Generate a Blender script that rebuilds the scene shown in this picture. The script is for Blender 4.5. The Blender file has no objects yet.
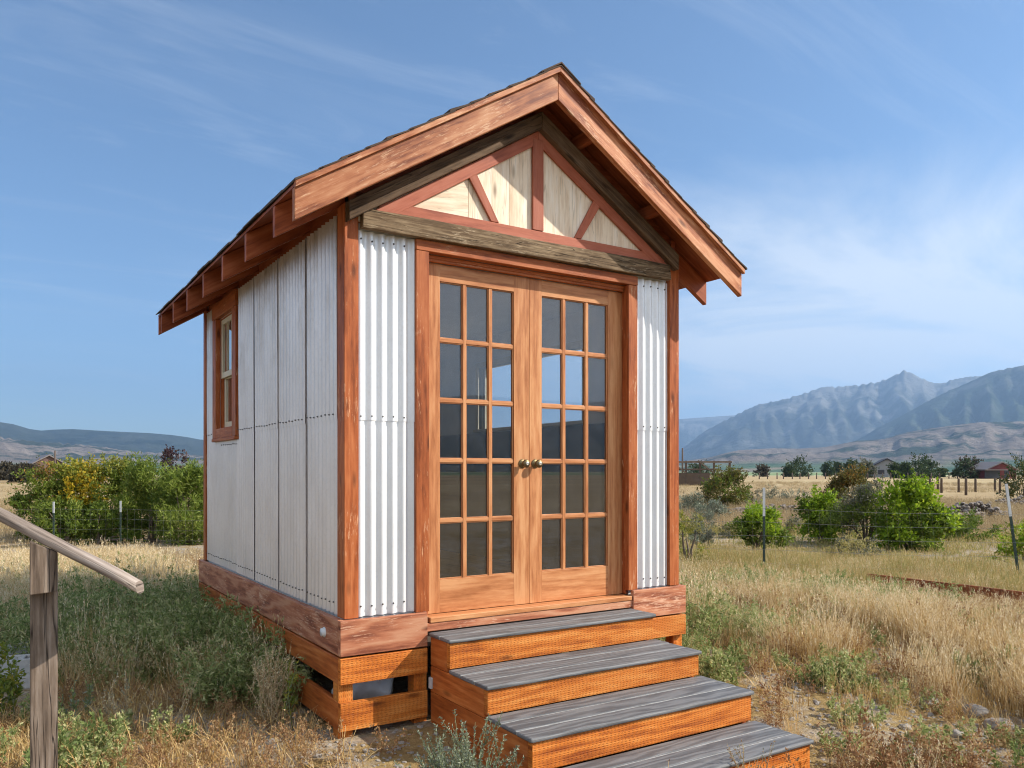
import bpy, math, random
import numpy as np
from mathutils import Vector, Matrix, noise, Euler

random.seed(11)
rng = np.random.default_rng(5)
scene = bpy.context.scene
COL = scene.collection
R = math.radians

# ------------------------------------------------------------------ camera
CAM = Vector((-1.6497, -4.3321, 1.67))
YAW = 0.5695
FPX = 803.21
HORIZON = 471.57
cam_d = bpy.data.cameras.new('camera')
cam_d.sensor_width = 36.0
cam_d.lens = FPX * 36.0 / 1024.0
cam_d.shift_y = (HORIZON - 384.0) / 1024.0
cam_d.clip_start = 0.05
cam_d.clip_end = 80000.0
cam = bpy.data.objects.new('camera', cam_d)
cam.location = CAM
cam.rotation_euler = (R(90), 0, -YAW)
COL.objects.link(cam)
scene.camera = cam

FWD = Vector((math.sin(YAW), math.cos(YAW), 0))
RGT = Vector((math.cos(YAW), -math.sin(YAW), 0))


def at(u, depth):
    """ground position on a bearing, given as picture column, at a depth in metres"""
    p = CAM + FWD * depth + RGT * ((u - 512.0) / FPX * depth)
    return p.x, p.y


def sstep(a, b, x):
    t = min(1.0, max(0.0, (x - a) / (b - a)))
    return t * t * (3 - 2 * t)


def ground_z(x, y):
    d = math.hypot(x - 1.0, y - 1.2)
    base = 0.02 + 0.15 * sstep(-1.7, -0.1, y) * (1 - sstep(5.0, 13.0, d))
    if y < -0.1 and x > 2.2:
        base += 0.04 * sstep(2.2, 3.0, x) * (1 - sstep(5.0, 13.0, d))
    k = (1 - sstep(40, 90, d))
    base += k * 0.05 * noise.noise(Vector((x * 0.35, y * 0.35, 3.1)))
    base += k * 0.018 * noise.noise(Vector((x * 1.3, y * 1.3, 7.7)))
    if d > 120:
        base += 0.6 * sstep(120, 600, d) * noise.noise(Vector((x * 0.004, y * 0.004, 1.0)))
    return base


# ------------------------------------------------------------------ objects
def tag(o, label=None, cat=None, group=None, kind=None):
    if label: o['label'] = label
    if cat: o['category'] = cat
    if group: o['group'] = group
    if kind: o['kind'] = kind
    return o


def thing(name, label, cat, loc=(0, 0, 0), group=None, rotz=0.0):
    o = bpy.data.objects.new(name, None)
    o.empty_display_size = 0.2
    o.location = loc
    o.rotation_euler = (0, 0, rotz)
    COL.objects.link(o)
    return tag(o, label, cat, group)


def origin_of(o):
    p = Vector((0, 0, 0))
    while o is not None:
        p = p + o.location
        o = o.parent
    return p


class MB:
    """collects shapes (world coordinates) into one mesh"""
    def __init__(self):
        self.v = []; self.f = []; self.uv = []; self.mi = []; self.sm = []

    def face(self, pts, uvs=None, mi=0, smooth=False):
        b = len(self.v)
        self.v.extend([tuple(p) for p in pts])
        self.f.append(tuple(range(b, b + len(pts))))
        self.uv.append(uvs if uvs else [(p[0], p[1]) for p in pts])
        self.mi.append(mi); self.sm.append(smooth)

    def hexa(self, c, uvw, mi=0):
        """8 corners: bottom 0-3 (ccw seen from +third axis), top 4-7; uvw = per-corner (length, a, b)"""
        b = len(self.v)
        self.v.extend([tuple(p) for p in c])
        quads = [(0, 3, 2, 1), (4, 5, 6, 7), (0, 1, 5, 4), (1, 2, 6, 5), (2, 3, 7, 6), (3, 0, 4, 7)]
        for q in quads:
            us = [uvw[i] for i in q]
            rl = max(p[0] for p in us) - min(p[0] for p in us)
            ra = max(p[1] for p in us) - min(p[1] for p in us)
            rb = max(p[2] for p in us) - min(p[2] for p in us)
            if rl < 1e-6:
                uv = [(p[1] * 0.3, p[2]) for p in us]
            elif ra >= rb:
                uv = [(p[0], p[1] + 0.37 * p[2]) for p in us]
            else:
                uv = [(p[0], p[2] + 0.37 * p[1]) for p in us]
            self.f.append(tuple(b + i for i in q))
            self.uv.append(uv); self.mi.append(mi); self.sm.append(False)

    def box(self, x0, x1, y0, y1, z0, z1, axis=None, mi=0, taper=None):
        c = [(x0, y0, z0), (x1, y0, z0), (x1, y1, z0), (x0, y1, z0), (x0, y0, z1), (x1, y0, z1), (x1, y1, z1), (x0, y1, z1)]
        d = (x1 - x0, y1 - y0, z1 - z0)
        ax = axis if axis is not None else max(range(3), key=lambda i: d[i])
        o1, o2 = [i for i in range(3) if i != ax]
        ro, rv = random.uniform(0, 9), random.uniform(0, 9)
        uvw = [(p[ax] + ro, p[o1] + rv, p[o2] + rv) for p in c]
        self.hexa(c, uvw, mi)
        return self

    def beam(self, A, B, w, h, up=(0, 0, 1), mi=0):
        A = Vector(A); B = Vector(B); d = (B - A); L = d.length; d.normalize()
        u = Vector(up); s = d.cross(u).normalized(); u = s.cross(d).normalized()
        ro, rv = random.uniform(0, 9), random.uniform(0, 9)
        c = []; uvw = []
        for (k, l) in ((0, 0), (1, L)):
            for (a, b) in ((-1, -1), (1, -1), (1, 1), (-1, 1)):
                c.append(A + d * l + s * (a * w / 2) + u * (b * h / 2))
                uvw.append((l + ro, a * w / 2 + rv, b * h / 2 + rv))
        self.hexa(c, uvw, mi)
        return self

    def prism(self, poly, a0, a1, plane='xz', grain=(1, 0), mi=0):
        """polygon extruded along the remaining axis"""
        g = Vector(grain).normalized(); n = Vector((-g.y, g.x))
        ro, rv = random.uniform(0, 9), random.uniform(0, 9)

        def P(p, a):
            if plane == 'xz': return (p[0], a, p[1])
            if plane == 'yz': return (a, p[0], p[1])
            return (p[0], p[1], a)
        uvf = lambda p: (p[0] * g.x + p[1] * g.y + ro, p[0] * n.x + p[1] * n.y + rv)
        area = sum(poly[i][0] * poly[(i + 1) % len(poly)][1] - poly[(i + 1) % len(poly)][0] * poly[i][1] for i in range(len(poly)))
        pl = list(poly)
        if area < 0: pl = pl[::-1]
        uv = [uvf(p) for p in pl]
        lo, hi = [P(p, a0) for p in pl], [P(p, a1) for p in pl]
        b = len(self.v); k = len(pl)
        self.v.extend(lo); self.v.extend(hi)
        flip = plane != 'xz'
        f0 = tuple(b + i for i in range(k)); f1 = tuple(b + k + i for i in reversed(range(k)))
        if flip: f0, f1 = f0[::-1], f1[::-1]
        self.f.append(f0); self.uv.append([uv[i - b] for i in f0]); self.mi.append(mi); self.sm.append(False)
        self.f.append(f1); self.uv.append([uv[i - b - k] for i in f1]); self.mi.append(mi); self.sm.append(False)
        for i in range(k):
            j = (i + 1) % k
            q = (b + i, b + k + i, b + k + j, b + j)
            w = abs(a1 - a0)
            qu = [uv[i], (uv[i][0], uv[i][1] + w), (uv[j][0], uv[j][1] + w), uv[j]]
            if flip: q = q[::-1]; qu = qu[::-1]
            self.f.append(q); self.uv.append(qu); self.mi.append(mi); self.sm.append(False)
        return self

    def tube(self, pts, rad, n=8, mi=0, caps=True, smooth=True):
        pts = [Vector(p) for p in pts]
        if not hasattr(rad, '__len__'): rad = [rad] * len(pts)
        b = len(self.v); L = 0; Ls = []
        ro = random.uniform(0, 9)
        prev = None
        for i, p in enumerate(pts):
            t = (pts[min(i + 1, len(pts) - 1)] - pts[max(i - 1, 0)]).normalized()
            ref = prev if prev is not None else (Vector((1, 0, 0)) if abs(t.x) < 0.9 else Vector((0, 1, 0)))
            s = (ref - t * ref.dot(t)).normalized(); prev = s
            u = t.cross(s)
            if i: L += (p - pts[i - 1]).length
            Ls.append(L)
            for k in range(n):
                a = 2 * math.pi * k / n
                self.v.append(tuple(p + (s * math.cos(a) + u * math.sin(a)) * rad[i]))
        for i in range(len(pts) - 1):
            for k in range(n):
                k2 = (k + 1) % n
                self.f.append((b + i * n + k, b + i * n + k2, b + (i + 1) * n + k2, b + (i + 1) * n + k))
                w = rad[i] * 2 * math.pi / n
                self.uv.append([(Ls[i] + ro, k * w), (Ls[i] + ro, (k + 1) * w), (Ls[i + 1] + ro, (k + 1) * w), (Ls[i + 1] + ro, k * w)])
                self.mi.append(mi); self.sm.append(smooth)
        if caps:
            for q in (tuple(b + k for k in reversed(range(n))), tuple(b + (len(pts) - 1) * n + k for k in range(n))):
                self.f.append(q); self.uv.append([(self.v[i][0] * .3, self.v[i][2]) for i in q]); self.mi.append(mi); self.sm.append(False)
        return self

    def lathe(self, base, axis, prof, n=14, mi=0):
        """profile of (distance along the axis, radius)"""
        a = Vector(axis).normalized(); B = Vector(base)
        return self.tube([B + a * p[0] for p in prof], [max(p[1], 1e-4) for p in prof], n, mi)

    def build(self, name, mats, parent=None, bevel=0.0, smooth=False, origin=None):
        me = bpy.data.meshes.new(name)
        o = bpy.data.objects.new(name, me)
        COL.objects.link(o)
        off = Vector((0, 0, 0))
        if parent is not None:
            off = origin_of(parent)
            o.parent = parent
        elif origin is not None:
            off = Vector(origin); o.location = off
        me.from_pydata([(p[0] - off.x, p[1] - off.y, p[2] - off.z) for p in self.v], [], self.f)
        uvl = me.uv_layers.new(name='UVMap')
        flat = [c for f in self.uv for p in f for c in p]
        uvl.data.foreach_set('uv', flat)
        for m in (mats if isinstance(mats, (list, tuple)) else [mats]): me.materials.append(m)
        me.polygons.foreach_set('material_index', self.mi)
        me.polygons.foreach_set('use_smooth', [True] * len(self.f) if smooth else self.sm)
        me.update()
        if bevel > 0:
            b = o.modifiers.new('bevel', 'BEVEL'); b.width = bevel; b.segments = 2; b.limit_method = 'ANGLE'; b.angle_limit = R(40)
            b.harden_normals = False
        return o


# ------------------------------------------------------------------ materials
class Mat:
    def __init__(self, name):
        self.m = bpy.data.materials.new(name)
        self.m.use_nodes = True
        self.nt = self.m.node_tree
        self.b = self.nt.nodes['Principled BSDF']
        self.out = self.nt.nodes['Material Output']

    def n(self, typ, **kw):
        nd = self.nt.nodes.new(typ)
        for k, v in kw.items():
            if hasattr(nd, k): setattr(nd, k, v)
            else: nd.inputs[k.replace('_', ' ')].default_value = v
        return nd

    def l(self, a, b): self.nt.links.new(a, b)

    def math(self, op, a, b=None, c=None, clamp=False):
        nd = self.nt.nodes.new('ShaderNodeMath'); nd.operation = op; nd.use_clamp = clamp
        for i, x in enumerate((a, b, c)):
            if x is None: continue
            if isinstance(x, (int, float)): nd.inputs[i].default_value = x
            else: self.l(x, nd.inputs[i])
        return nd.outputs[0]

    def ramp(self, fac, stops):
        nd = self.nt.nodes.new('ShaderNodeValToRGB')
        el = nd.color_ramp.elements
        while len(el) < len(stops): el.new(0.5)
        for e, (p, c) in zip(el, stops):
            e.position = p; e.color = (c[0], c[1], c[2], 1) if hasattr(c, '__len__') else (c, c, c, 1)
        self.l(fac, nd.inputs[0])
        return nd.outputs[0]

    def mix(self, fac, a, b, typ='MIX'):
        nd = self.nt.nodes.new('ShaderNodeMix'); nd.data_type = 'RGBA'; nd.blend_type = typ
        nd.clamp_factor = True
        for i, x in ((0, fac), (6, a), (7, b)):
            if isinstance(x, (int, float)) and i == 0: nd.inputs[0].default_value = x
            elif hasattr(x, '__len__'): nd.inputs[i].default_value = (x[0], x[1], x[2], 1)
            elif isinstance(x, (int, float)): nd.inputs[i].default_value = (x, x, x, 1)
            else: self.l(x, nd.inputs[i])
        return nd.outputs[2]

    def noise(self, vec, scale, detail=4, rough=0.55, dist=0.0):
        nd = self.n('ShaderNodeTexNoise')
        nd.inputs['Scale'].default_value = scale; nd.inputs['Detail'].default_value = detail
        nd.inputs['Roughness'].default_value = rough; nd.inputs['Distortion'].default_value = dist
        if vec is not None: self.l(vec, nd.inputs['Vector'])
        return nd.outputs['Fac']

    def map(self, vec, scale=(1, 1, 1), loc=(0, 0, 0), rot=(0, 0, 0)):
        nd = self.n('ShaderNodeMapping')
        nd.inputs['Scale'].default_value = scale; nd.inputs['Location'].default_value = loc; nd.inputs['Rotation'].default_value = rot
        self.l(vec, nd.inputs['Vector'])
        return nd.outputs[0]

    def bump(self, h, strength=0.3, dist=0.01):
        nd = self.n('ShaderNodeBump')
        nd.inputs['Strength'].default_value = strength; nd.inputs['Distance'].default_value = dist
        self.l(h, nd.inputs['Height']); self.l(nd.outputs[0], self.b.inputs['Normal'])

    def uvr(self):
        """UV along the grain, shifted at random for every object"""
        uv = self.n('ShaderNodeUVMap', uv_map='UVMap').outputs[0]
        oi = self.n('ShaderNodeObjectInfo').outputs['Random']
        mu = self.math('MULTIPLY', oi, 37.0)
        cx = self.n('ShaderNodeCombineXYZ'); self.l(mu, cx.inputs[0]); self.l(mu, cx.inputs[1])
        ad = self.n('ShaderNodeVectorMath', operation='ADD'); self.l(uv, ad.inputs[0]); self.l(cx.outputs[0], ad.inputs[1])
        return ad.outputs[0], oi

    def set(self, **kw):
        for k, v in kw.items():
            self.b.inputs[k.replace('_', ' ')].default_value = v


def plain(name, col, rough=0.6, metal=0.0, var=0.12, scale=6.0, bump=0.0):
    M = Mat(name)
    co = M.n('ShaderNodeTexCoord').outputs['Object']
    nz = M.noise(co, scale, 5)
    c = M.ramp(nz, [(0.3, [x * (1 - var) for x in col]), (0.7, [min(1, x * (1 + var)) for x in col])])
    M.l(c, M.b.inputs['Base Color']); M.set(Roughness=rough, Metallic=metal)
    if bump: M.bump(M.noise(co, scale * 8, 4), bump, 0.004)
    return M.m


def wood(name, dark, mid, light, rough=0.55, grain=22.0, bands=0.5, knots=0.8, fleck=None, fleck_amt=0.62, bump=0.35, incised=False, crack=0.0, var=0.25):
    M = Mat(name)
    p, oi = M.uvr()
    fine = M.noise(M.map(p, (2.0, grain * 3.0, 1)), 1.0, 6, 0.6, 0.3)
    # growth rings cut lengthwise: long arches where the warp field swells
    sv = M.n('ShaderNodeSeparateXYZ'); M.l(p, sv.inputs[0])
    warp = M.noise(M.map(p, (0.75, 4.2, 1), (1, 2, 0)), 1.0, 3, 0.45)
    ph = M.math('ADD', M.math('MULTIPLY', sv.outputs[1], grain * 2.6), M.math('MULTIPLY', warp, 34.0))
    arch = M.math('ADD', M.math('MULTIPLY', M.math('SINE', ph), 0.5), 0.5)
    arch = M.math('POWER', arch, 1.7)
    strength = M.noise(M.map(p, (0.9, 3.0, 1), (7, 3, 0)), 1.0, 2, 0.5)
    mott = M.noise(M.map(p, (7.0, 46.0, 1), (3, 8, 0)), 1.0, 5, 0.65)
    g = M.math('ADD', M.math('MULTIPLY', fine, 0.42), M.math('MULTIPLY', mott, 0.46))
    g = M.math('ADD', g, M.math('MULTIPLY', M.math('SUBTRACT', arch, 0.35), M.math('MULTIPLY', strength, bands * 0.42)))
    g = M.math('ADD', g, 0.06)
    blot = M.noise(M.map(p, (1.4, 5.0, 1)), 1.0, 4, 0.6)
    g2 = M.math('ADD', g, M.math('MULTIPLY', M.math('SUBTRACT', blot, 0.5), 0.55))
    c = M.ramp(g2, [(0.33, dark), (0.5, mid), (0.68, light)])
    if knots:
        vo = M.n('ShaderNodeTexVoronoi'); M.l(M.map(p, (2.6, 8.5, 1)), vo.inputs['Vector']); vo.inputs['Scale'].default_value = 1.0
        k = M.ramp(vo.outputs['Distance'], [(0.05, 1.0), (0.17, 0.0)])
        c = M.mix(M.math('MULTIPLY', k, knots), c, [x * 0.42 for x in dark])
    if fleck:
        fl = M.noise(M.map(p, (13.0, 95.0, 1)), 1.0, 5, 0.7, 0.2)
        bl2 = M.noise(M.map(p, (3.0, 6.0, 1), (4, 9, 0)), 1.0, 3)
        fm = M.ramp(M.math('ADD', fl, M.math('MULTIPLY', M.math('SUBTRACT', bl2, 0.5), 0.6)), [(fleck_amt, 0.0), (fleck_amt + 0.12, 1.0)])
        c = M.mix(M.math('MULTIPLY', fm, 0.8), c, fleck)
    vv = M.math('ADD', 1 - var * 0.5, M.math('MULTIPLY', oi, var))
    c = M.mix(1.0, c, vv, 'MULTIPLY')
    h = g
    if incised:
        sp = M.n('ShaderNodeSeparateXYZ'); M.l(p, sp.inputs[0])
        a = M.math('MULTIPLY', sp.outputs[0], 2 * math.pi / 0.050)
        b = M.math('MULTIPLY', sp.outputs[1], 2 * math.pi / 0.0235)
        wb_ = M.math('MULTIPLY', M.noise(M.map(p, (9, 30, 1), (5, 5, 0)), 1.0, 2), 5.0)
        a = M.math('ADD', a, wb_)
        s1 = M.math('SINE', M.math('ADD', a, b)); s2 = M.math('SINE', M.math('SUBTRACT', a, b))
        pr = M.math('MULTIPLY', s1, s2)
        inc = M.ramp(pr, [(0.30, 0.0), (0.62, 1.0)])
        inc = M.math('MULTIPLY', inc, M.math('ADD', 0.25, M.math('MULTIPLY', mott, 1.3)))
        c = M.mix(M.math('MULTIPLY', inc, 0.36), c, [x * 0.45 for x in dark])
        h = M.math('SUBTRACT', g, inc)
    if crack:
        cr = M.noise(M.map(p, (0.9, 26.0, 1), (3, 1, 0)), 1.0, 3, 0.5, 0.4)
        cm = M.ramp(M.math('ABSOLUTE', M.math('SUBTRACT', cr, 0.5)), [(0.0, 1.0), (0.012, 0.0)])
        c = M.mix(M.math('MULTIPLY', cm, crack), c, [x * 0.25 for x in dark])
        h = M.math('SUBTRACT', h, M.math('MULTIPLY', cm, crack))
    M.l(c, M.b.inputs['Base Color'])
    M.l(M.math('ADD', rough - 0.1, M.math('MULTIPLY', fine, 0.2)), M.b.inputs['Roughness'])
    M.b.inputs['Specular IOR Level'].default_value = 0.22
    M.bump(h, bump, 0.004)
    return M.m


def corrugated(name, base=(0.70, 0.71, 0.72), stain=(0.40, 0.33, 0.27), stain_amt=0.25, metal=0.25):
    M = Mat(name)
    co = M.n('ShaderNodeTexCoord').outputs['Object']
    st = M.noise(M.map(co, (2.2, 2.2, 1.2)), 1.0, 6, 0.65)
    sp = M.noise(co, 60.0, 3)
    c = M.ramp(st, [(0.3, [x * 0.86 for x in base]), (0.65, base)])
    c = M.mix(M.ramp(sp, [(0.5, 0.0), (0.75, 0.22)]), c, [x * 0.7 for x in base])
    # old rust-brown runs, denser towards the eaves where the sheets have weathered
    sx = M.n('ShaderNodeSeparateXYZ'); M.l(M.n('ShaderNodeNewGeometry').outputs['Position'], sx.inputs[0])
    hi = M.ramp(M.math('MULTIPLY', sx.outputs[2], 1 / 3.4), [(0.66, 0.0), (0.93, 1.0)])
    run = M.ramp(M.noise(M.map(co, (4, 4, 1.6), (2, 5, 1)), 1.0, 6, 0.7), [(0.45, 0.0), (0.7, 1.0)])
    c = M.mix(M.math('MULTIPLY', M.math('MULTIPLY', run, M.math('ADD', 0.25, hi)), stain_amt), c, stain)
    M.l(c, M.b.inputs['Base Color'])
    M.set(Metallic=metal)
    M.l(M.math('ADD', 0.28, M.math('MULTIPLY', sp, 0.2)), M.b.inputs['Roughness'])
    M.bump(M.noise(co, 5.0, 3), 0.15, 0.01)
    return M.m


def leaf(name, a, b, c=None, trans=0.35, rough=0.55, per_object=False):
    M = Mat(name)
    r = M.n('ShaderNodeNewGeometry').outputs['Random Per Island']
    if per_object:
        oi = M.n('ShaderNodeObjectInfo').outputs['Random']
        r = M.math('FRACT', M.math('ADD', M.math('MULTIPLY', r, 0.6), M.math('MULTIPLY', oi, 1.4)))
        r = M.math('PINGPONG', M.math('MULTIPLY', r, 2.0), 1.0)
    stops = [(0.0, a), (1.0, b)] if c is None else [(0.0, a), (0.6, b), (1.0, c)]
    col = M.ramp(r, stops)
    M.l(col, M.b.inputs['Base Color']); M.set(Roughness=rough)
    M.b.inputs['Specular IOR Level'].default_value = 0.25
    tr = M.n('ShaderNodeBsdfTranslucent'); M.l(col, tr.inputs['Color'])
    mx = M.n('ShaderNodeMixShader'); mx.inputs[0].default_value = trans
    M.l(M.b.outputs[0], mx.inputs[1]); M.l(tr.outputs[0], mx.inputs[2]); M.l(mx.outputs[0], M.out.inputs['Surface'])
    return M.m


def glass(name, tint=(0.90, 0.93, 0.94), refl=2.6, dust=0.05):
    M = Mat(name)
    M.nt.nodes.remove(M.b)
    tr = M.n('ShaderNodeBsdfTransparent'); tr.inputs[0].default_value = (*tint, 1)
    gl = M.n('ShaderNodeBsdfGlossy'); gl.inputs['Roughness'].default_value = 0.0; gl.inputs['Color'].default_value = (1, 1, 1, 1)
    ge = M.n('ShaderNodeNewGeometry')
    dp = M.n('ShaderNodeVectorMath', operation='DOT_PRODUCT'); M.l(ge.outputs['Incoming'], dp.inputs[0]); M.l(ge.outputs['Normal'], dp.inputs[1])
    inv = M.math('SUBTRACT', 1.0, M.math('ABSOLUTE', dp.outputs['Value']), clamp=True)
    fres = M.math('ADD', 0.04, M.math('MULTIPLY', M.math('POWER', inv, 5.0), 0.96))
    mx = M.n('ShaderNodeMixShader'); M.l(M.math('MULTIPLY', fres, refl, clamp=True), mx.inputs[0])
    M.l(tr.outputs[0], mx.inputs[1]); M.l(gl.outputs[0], mx.inputs[2])
    df = M.n('ShaderNodeBsdfDiffuse'); df.inputs[0].default_value = (0.55, 0.53, 0.5, 1)
    co = M.n('ShaderNodeTexCoord').outputs['Object']
    d = M.math('MULTIPLY', M.ramp(M.noise(co, 9.0, 6, 0.75), [(0.35, 0.2), (0.75, 1.0)]), dust)
    m2 = M.n('ShaderNodeMixShader'); M.l(d, m2.inputs[0]); M.l(mx.outputs[0], m2.inputs[1]); M.l(df.outputs[0], m2.inputs[2])
    M.l(m2.outputs[0], M.out.inputs['Surface'])
    return M.m


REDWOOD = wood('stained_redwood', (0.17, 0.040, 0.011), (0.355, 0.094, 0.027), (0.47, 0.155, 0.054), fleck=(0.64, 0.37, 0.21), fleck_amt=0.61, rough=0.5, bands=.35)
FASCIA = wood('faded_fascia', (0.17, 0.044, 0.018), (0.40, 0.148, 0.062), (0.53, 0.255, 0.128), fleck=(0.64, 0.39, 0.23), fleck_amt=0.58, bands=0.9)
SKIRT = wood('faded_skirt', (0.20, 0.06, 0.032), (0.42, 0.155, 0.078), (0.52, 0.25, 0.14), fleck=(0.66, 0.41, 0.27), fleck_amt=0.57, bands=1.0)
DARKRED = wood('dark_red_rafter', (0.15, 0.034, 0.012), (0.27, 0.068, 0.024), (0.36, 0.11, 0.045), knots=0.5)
TRIM = wood('trim_red', (0.24, 0.065, 0.036), (0.37, 0.108, 0.058), (0.43, 0.15, 0.09), knots=0.2, bands=0.3, bump=0.15)
DOORWOOD = wood('door_fir', (0.32, 0.115, 0.042), (0.49, 0.205, 0.082), (0.60, 0.30, 0.135), knots=0.15, bands=0.6, rough=0.42, bump=0.12, var=0.12)
TREATED = wood('treated_orange', (0.25, 0.058, 0.010), (0.52, 0.15, 0.022), (0.66, 0.255, 0.058), incised=True, knots=0.7, bump=0.5, rough=0.55)
TREATED_PLAIN = wood('treated_smooth', (0.22, 0.05, 0.011), (0.42, 0.11, 0.023), (0.54, 0.185, 0.05), knots=0.6, rough=0.5)
BARN = wood('grey_barnwood', (0.05, 0.03, 0.015), (0.15, 0.096, 0.052), (0.34, 0.245, 0.145), grain=30, bands=0.3, crack=0.9, fleck=(0.56, 0.44, 0.29), fleck_amt=0.60, bump=0.9, rough=0.8)
BARNDARK = wood('brown_barnwood', (0.045, 0.028, 0.016), (0.115, 0.072, 0.042), (0.20, 0.135, 0.085), grain=30, bands=0.3, crack=0.7, bump=0.7, rough=0.8)
CREAM = wood('cream_boards', (0.64, 0.48, 0.33), (0.82, 0.68, 0.51), (0.88, 0.78, 0.65), grain=9, bands=0.5, knots=0.9, crack=0.4, rough=0.7, bump=0.25)
GREYRAIL = wood('weathered_grey_rail', (0.10, 0.078, 0.062), (0.27, 0.215, 0.175), (0.44, 0.375, 0.32), grain=26, bands=0.4, knots=0.5, crack=0.8, rough=0.85, bump=0.7)
GREYPOST = wood('weathered_grey_post', (0.06, 0.042, 0.03), (0.155, 0.113, 0.082), (0.29, 0.23, 0.18), grain=26, bands=0.5, knots=0.5, crack=0.9, rough=0.85, bump=0.8)
SASHCREAM = plain('cream_paint', (0.62, 0.55, 0.40), 0.5, var=0.08)
GALV = corrugated('galvanised_sheet', (0.84, 0.84, 0.83), stain_amt=0.16, metal=0.3)
GALVOLD = corrugated('old_galvanised_sheet', (0.78, 0.735, 0.71), stain_amt=0.8, metal=0.6)
SCREW = plain('screw_head', (0.09, 0.085, 0.08), 0.5, 0.5)
BRASS = plain('aged_brass', (0.19, 0.145, 0.075), 0.48, 1.0, 0.25, 40)
CHROME = plain('knob_steel', (0.52, 0.49, 0.42), 0.35, 1.0, 0.1, 40)
GLASS = glass('door_glass')
WGLASS = glass('window_glass', refl=2.2, tint=(0.96, 0.97, 0.98), dust=.02)
PLASTER = plain('pale_plaster', (0.66, 0.65, 0.62), 0.8, var=0.05)
CEIL = plain('ceiling_board', (0.66, 0.65, 0.63), 0.85, var=0.05)
FLOORW = wood('plank_floor', (0.16, 0.09, 0.05), (0.26, 0.16, 0.09), (0.34, 0.22, 0.13))
PANE_BACKING = plain('blue_grey_pane_backing', (0.045, 0.055, 0.08), 0.5, var=0.3, scale=3)
DARKIN = plain('dark_framing', (0.10, 0.075, 0.055), 0.9)
PLASTIC = plain('white_plastic', (0.78, 0.78, 0.77), 0.35, var=0.1, scale=12)
EDGE_GLINT = plain('painted_edge_glint', (0.33, 0.325, 0.31), 0.9, 0, 0.35, 30)
PVC = plain('pvc_white', (0.7, 0.7, 0.68), 0.35, var=0.05)
RUST = plain('rusty_steel', (0.27, 0.085, 0.03), 0.85, 0.2, 0.55, 22, 0.5)
CONCRETE = plain('concrete', (0.40, 0.39, 0.37), 0.9, 0, 0.2, 18, 0.5)
HEAP = plain('heap_stone', (0.185, 0.155, 0.13), 0.95, 0, 0.5, 3, 0.6)
ROCK = plain('field_stone', (0.30, 0.265, 0.225), 0.9, 0, 0.35, 9, 0.6)
POSTGREEN = plain('green_post_paint', (0.035, 0.06, 0.045), 0.5, 0.1, 0.2)
POSTTIP = plain('pale_post_tip', (0.62, 0.63, 0.62), 0.5, 0.1, 0.1)
WIRE = plain('fence_wire', (0.30, 0.29, 0.27), 0.45, 0.8)
DARKPOST = plain('old_brown_post', (0.10, 0.07, 0.05), 0.9)

# composite decking
M = Mat('composite_deck')
p, oi = M.uvr()
sv = M.n('ShaderNodeSeparateXYZ'); M.l(p, sv.inputs[0])
warp = M.noise(M.map(p, (1.3, 7.0, 1), (2, 6, 0)), 1.0, 3, 0.5)
emb = M.math('ADD', M.math('MULTIPLY', M.math('SINE', M.math('ADD', M.math('MULTIPLY', sv.outputs[1], 120.0), M.math('MULTIPLY', warp, 34.0))), 0.5), 0.5)
fine = M.noise(M.map(p, (6, 90, 1)), 1.0, 5, 0.6)
lines = M.math('ADD', M.math('MULTIPLY', emb, 0.5), M.math('MULTIPLY', fine, 0.5))
c = M.ramp(lines, [(0.15, (0.066, 0.067, 0.069)), (0.5, (0.108, 0.109, 0.111)), (0.85, (0.178, 0.178, 0.178))])
dust = M.ramp(M.noise(M.map(p, (1.5, 5, 1)), 1.0, 6, 0.7), [(0.45, 0.0), (0.8, 0.4)])
c = M.mix(dust, c, (0.27, 0.255, 0.235))
M.l(c, M.b.inputs['Base Color']); M.set(Roughness=0.62); M.bump(lines, 0.5, 0.003)
DECK = M.m

# roof shingles
M = Mat('asphalt_shingle')
co = M.n('ShaderNodeTexCoord').outputs['Object']
c = M.ramp(M.noise(co, 7.0, 5, 0.7), [(0.3, (0.045, 0.03, 0.022)), (0.7, (0.10, 0.065, 0.045))])
M.l(c, M.b.inputs['Base Color']); M.set(Roughness=0.95); M.bump(M.noise(co, 160, 3), 0.8, 0.003)
SHINGLE = M.m

# foliage and grass
L_DRY = leaf('dry_grass', (0.34, 0.19, 0.06), (0.60, 0.40, 0.15), (0.76, 0.58, 0.30), 0.3, per_object=True)
L_DRYPALE = leaf('pale_dry_grass', (0.46, 0.31, 0.135), (0.72, 0.56, 0.31), (0.86, 0.76, 0.54), 0.3, per_object=True)
L_FIELD = leaf('field_stubble', (0.26, 0.175, 0.085), (0.43, 0.32, 0.165), (0.55, 0.44, 0.26), 0.3, per_object=True)
L_RUSSET = leaf('russet_weed', (0.22, 0.105, 0.045), (0.36, 0.20, 0.09), (0.46, 0.33, 0.17), 0.3, per_object=True)
L_MEADOW = leaf('meadow_grass', (0.17, 0.18, 0.04), (0.36, 0.32, 0.10), (0.56, 0.45, 0.20), 0.35, per_object=True)
L_WEED = leaf('grey_green_weed', (0.15, 0.20, 0.06), (0.30, 0.36, 0.12), (0.58, 0.54, 0.28), 0.45, per_object=True)
L_SAGE = leaf('silver_sage', (0.13, 0.155, 0.10), (0.22, 0.25, 0.17), (0.34, 0.36, 0.26), 0.25)
L_SAGEDARK = leaf('grey_sage', (0.10, 0.105, 0.07), (0.17, 0.17, 0.115), (0.25, 0.24, 0.17), 0.25)
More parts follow.
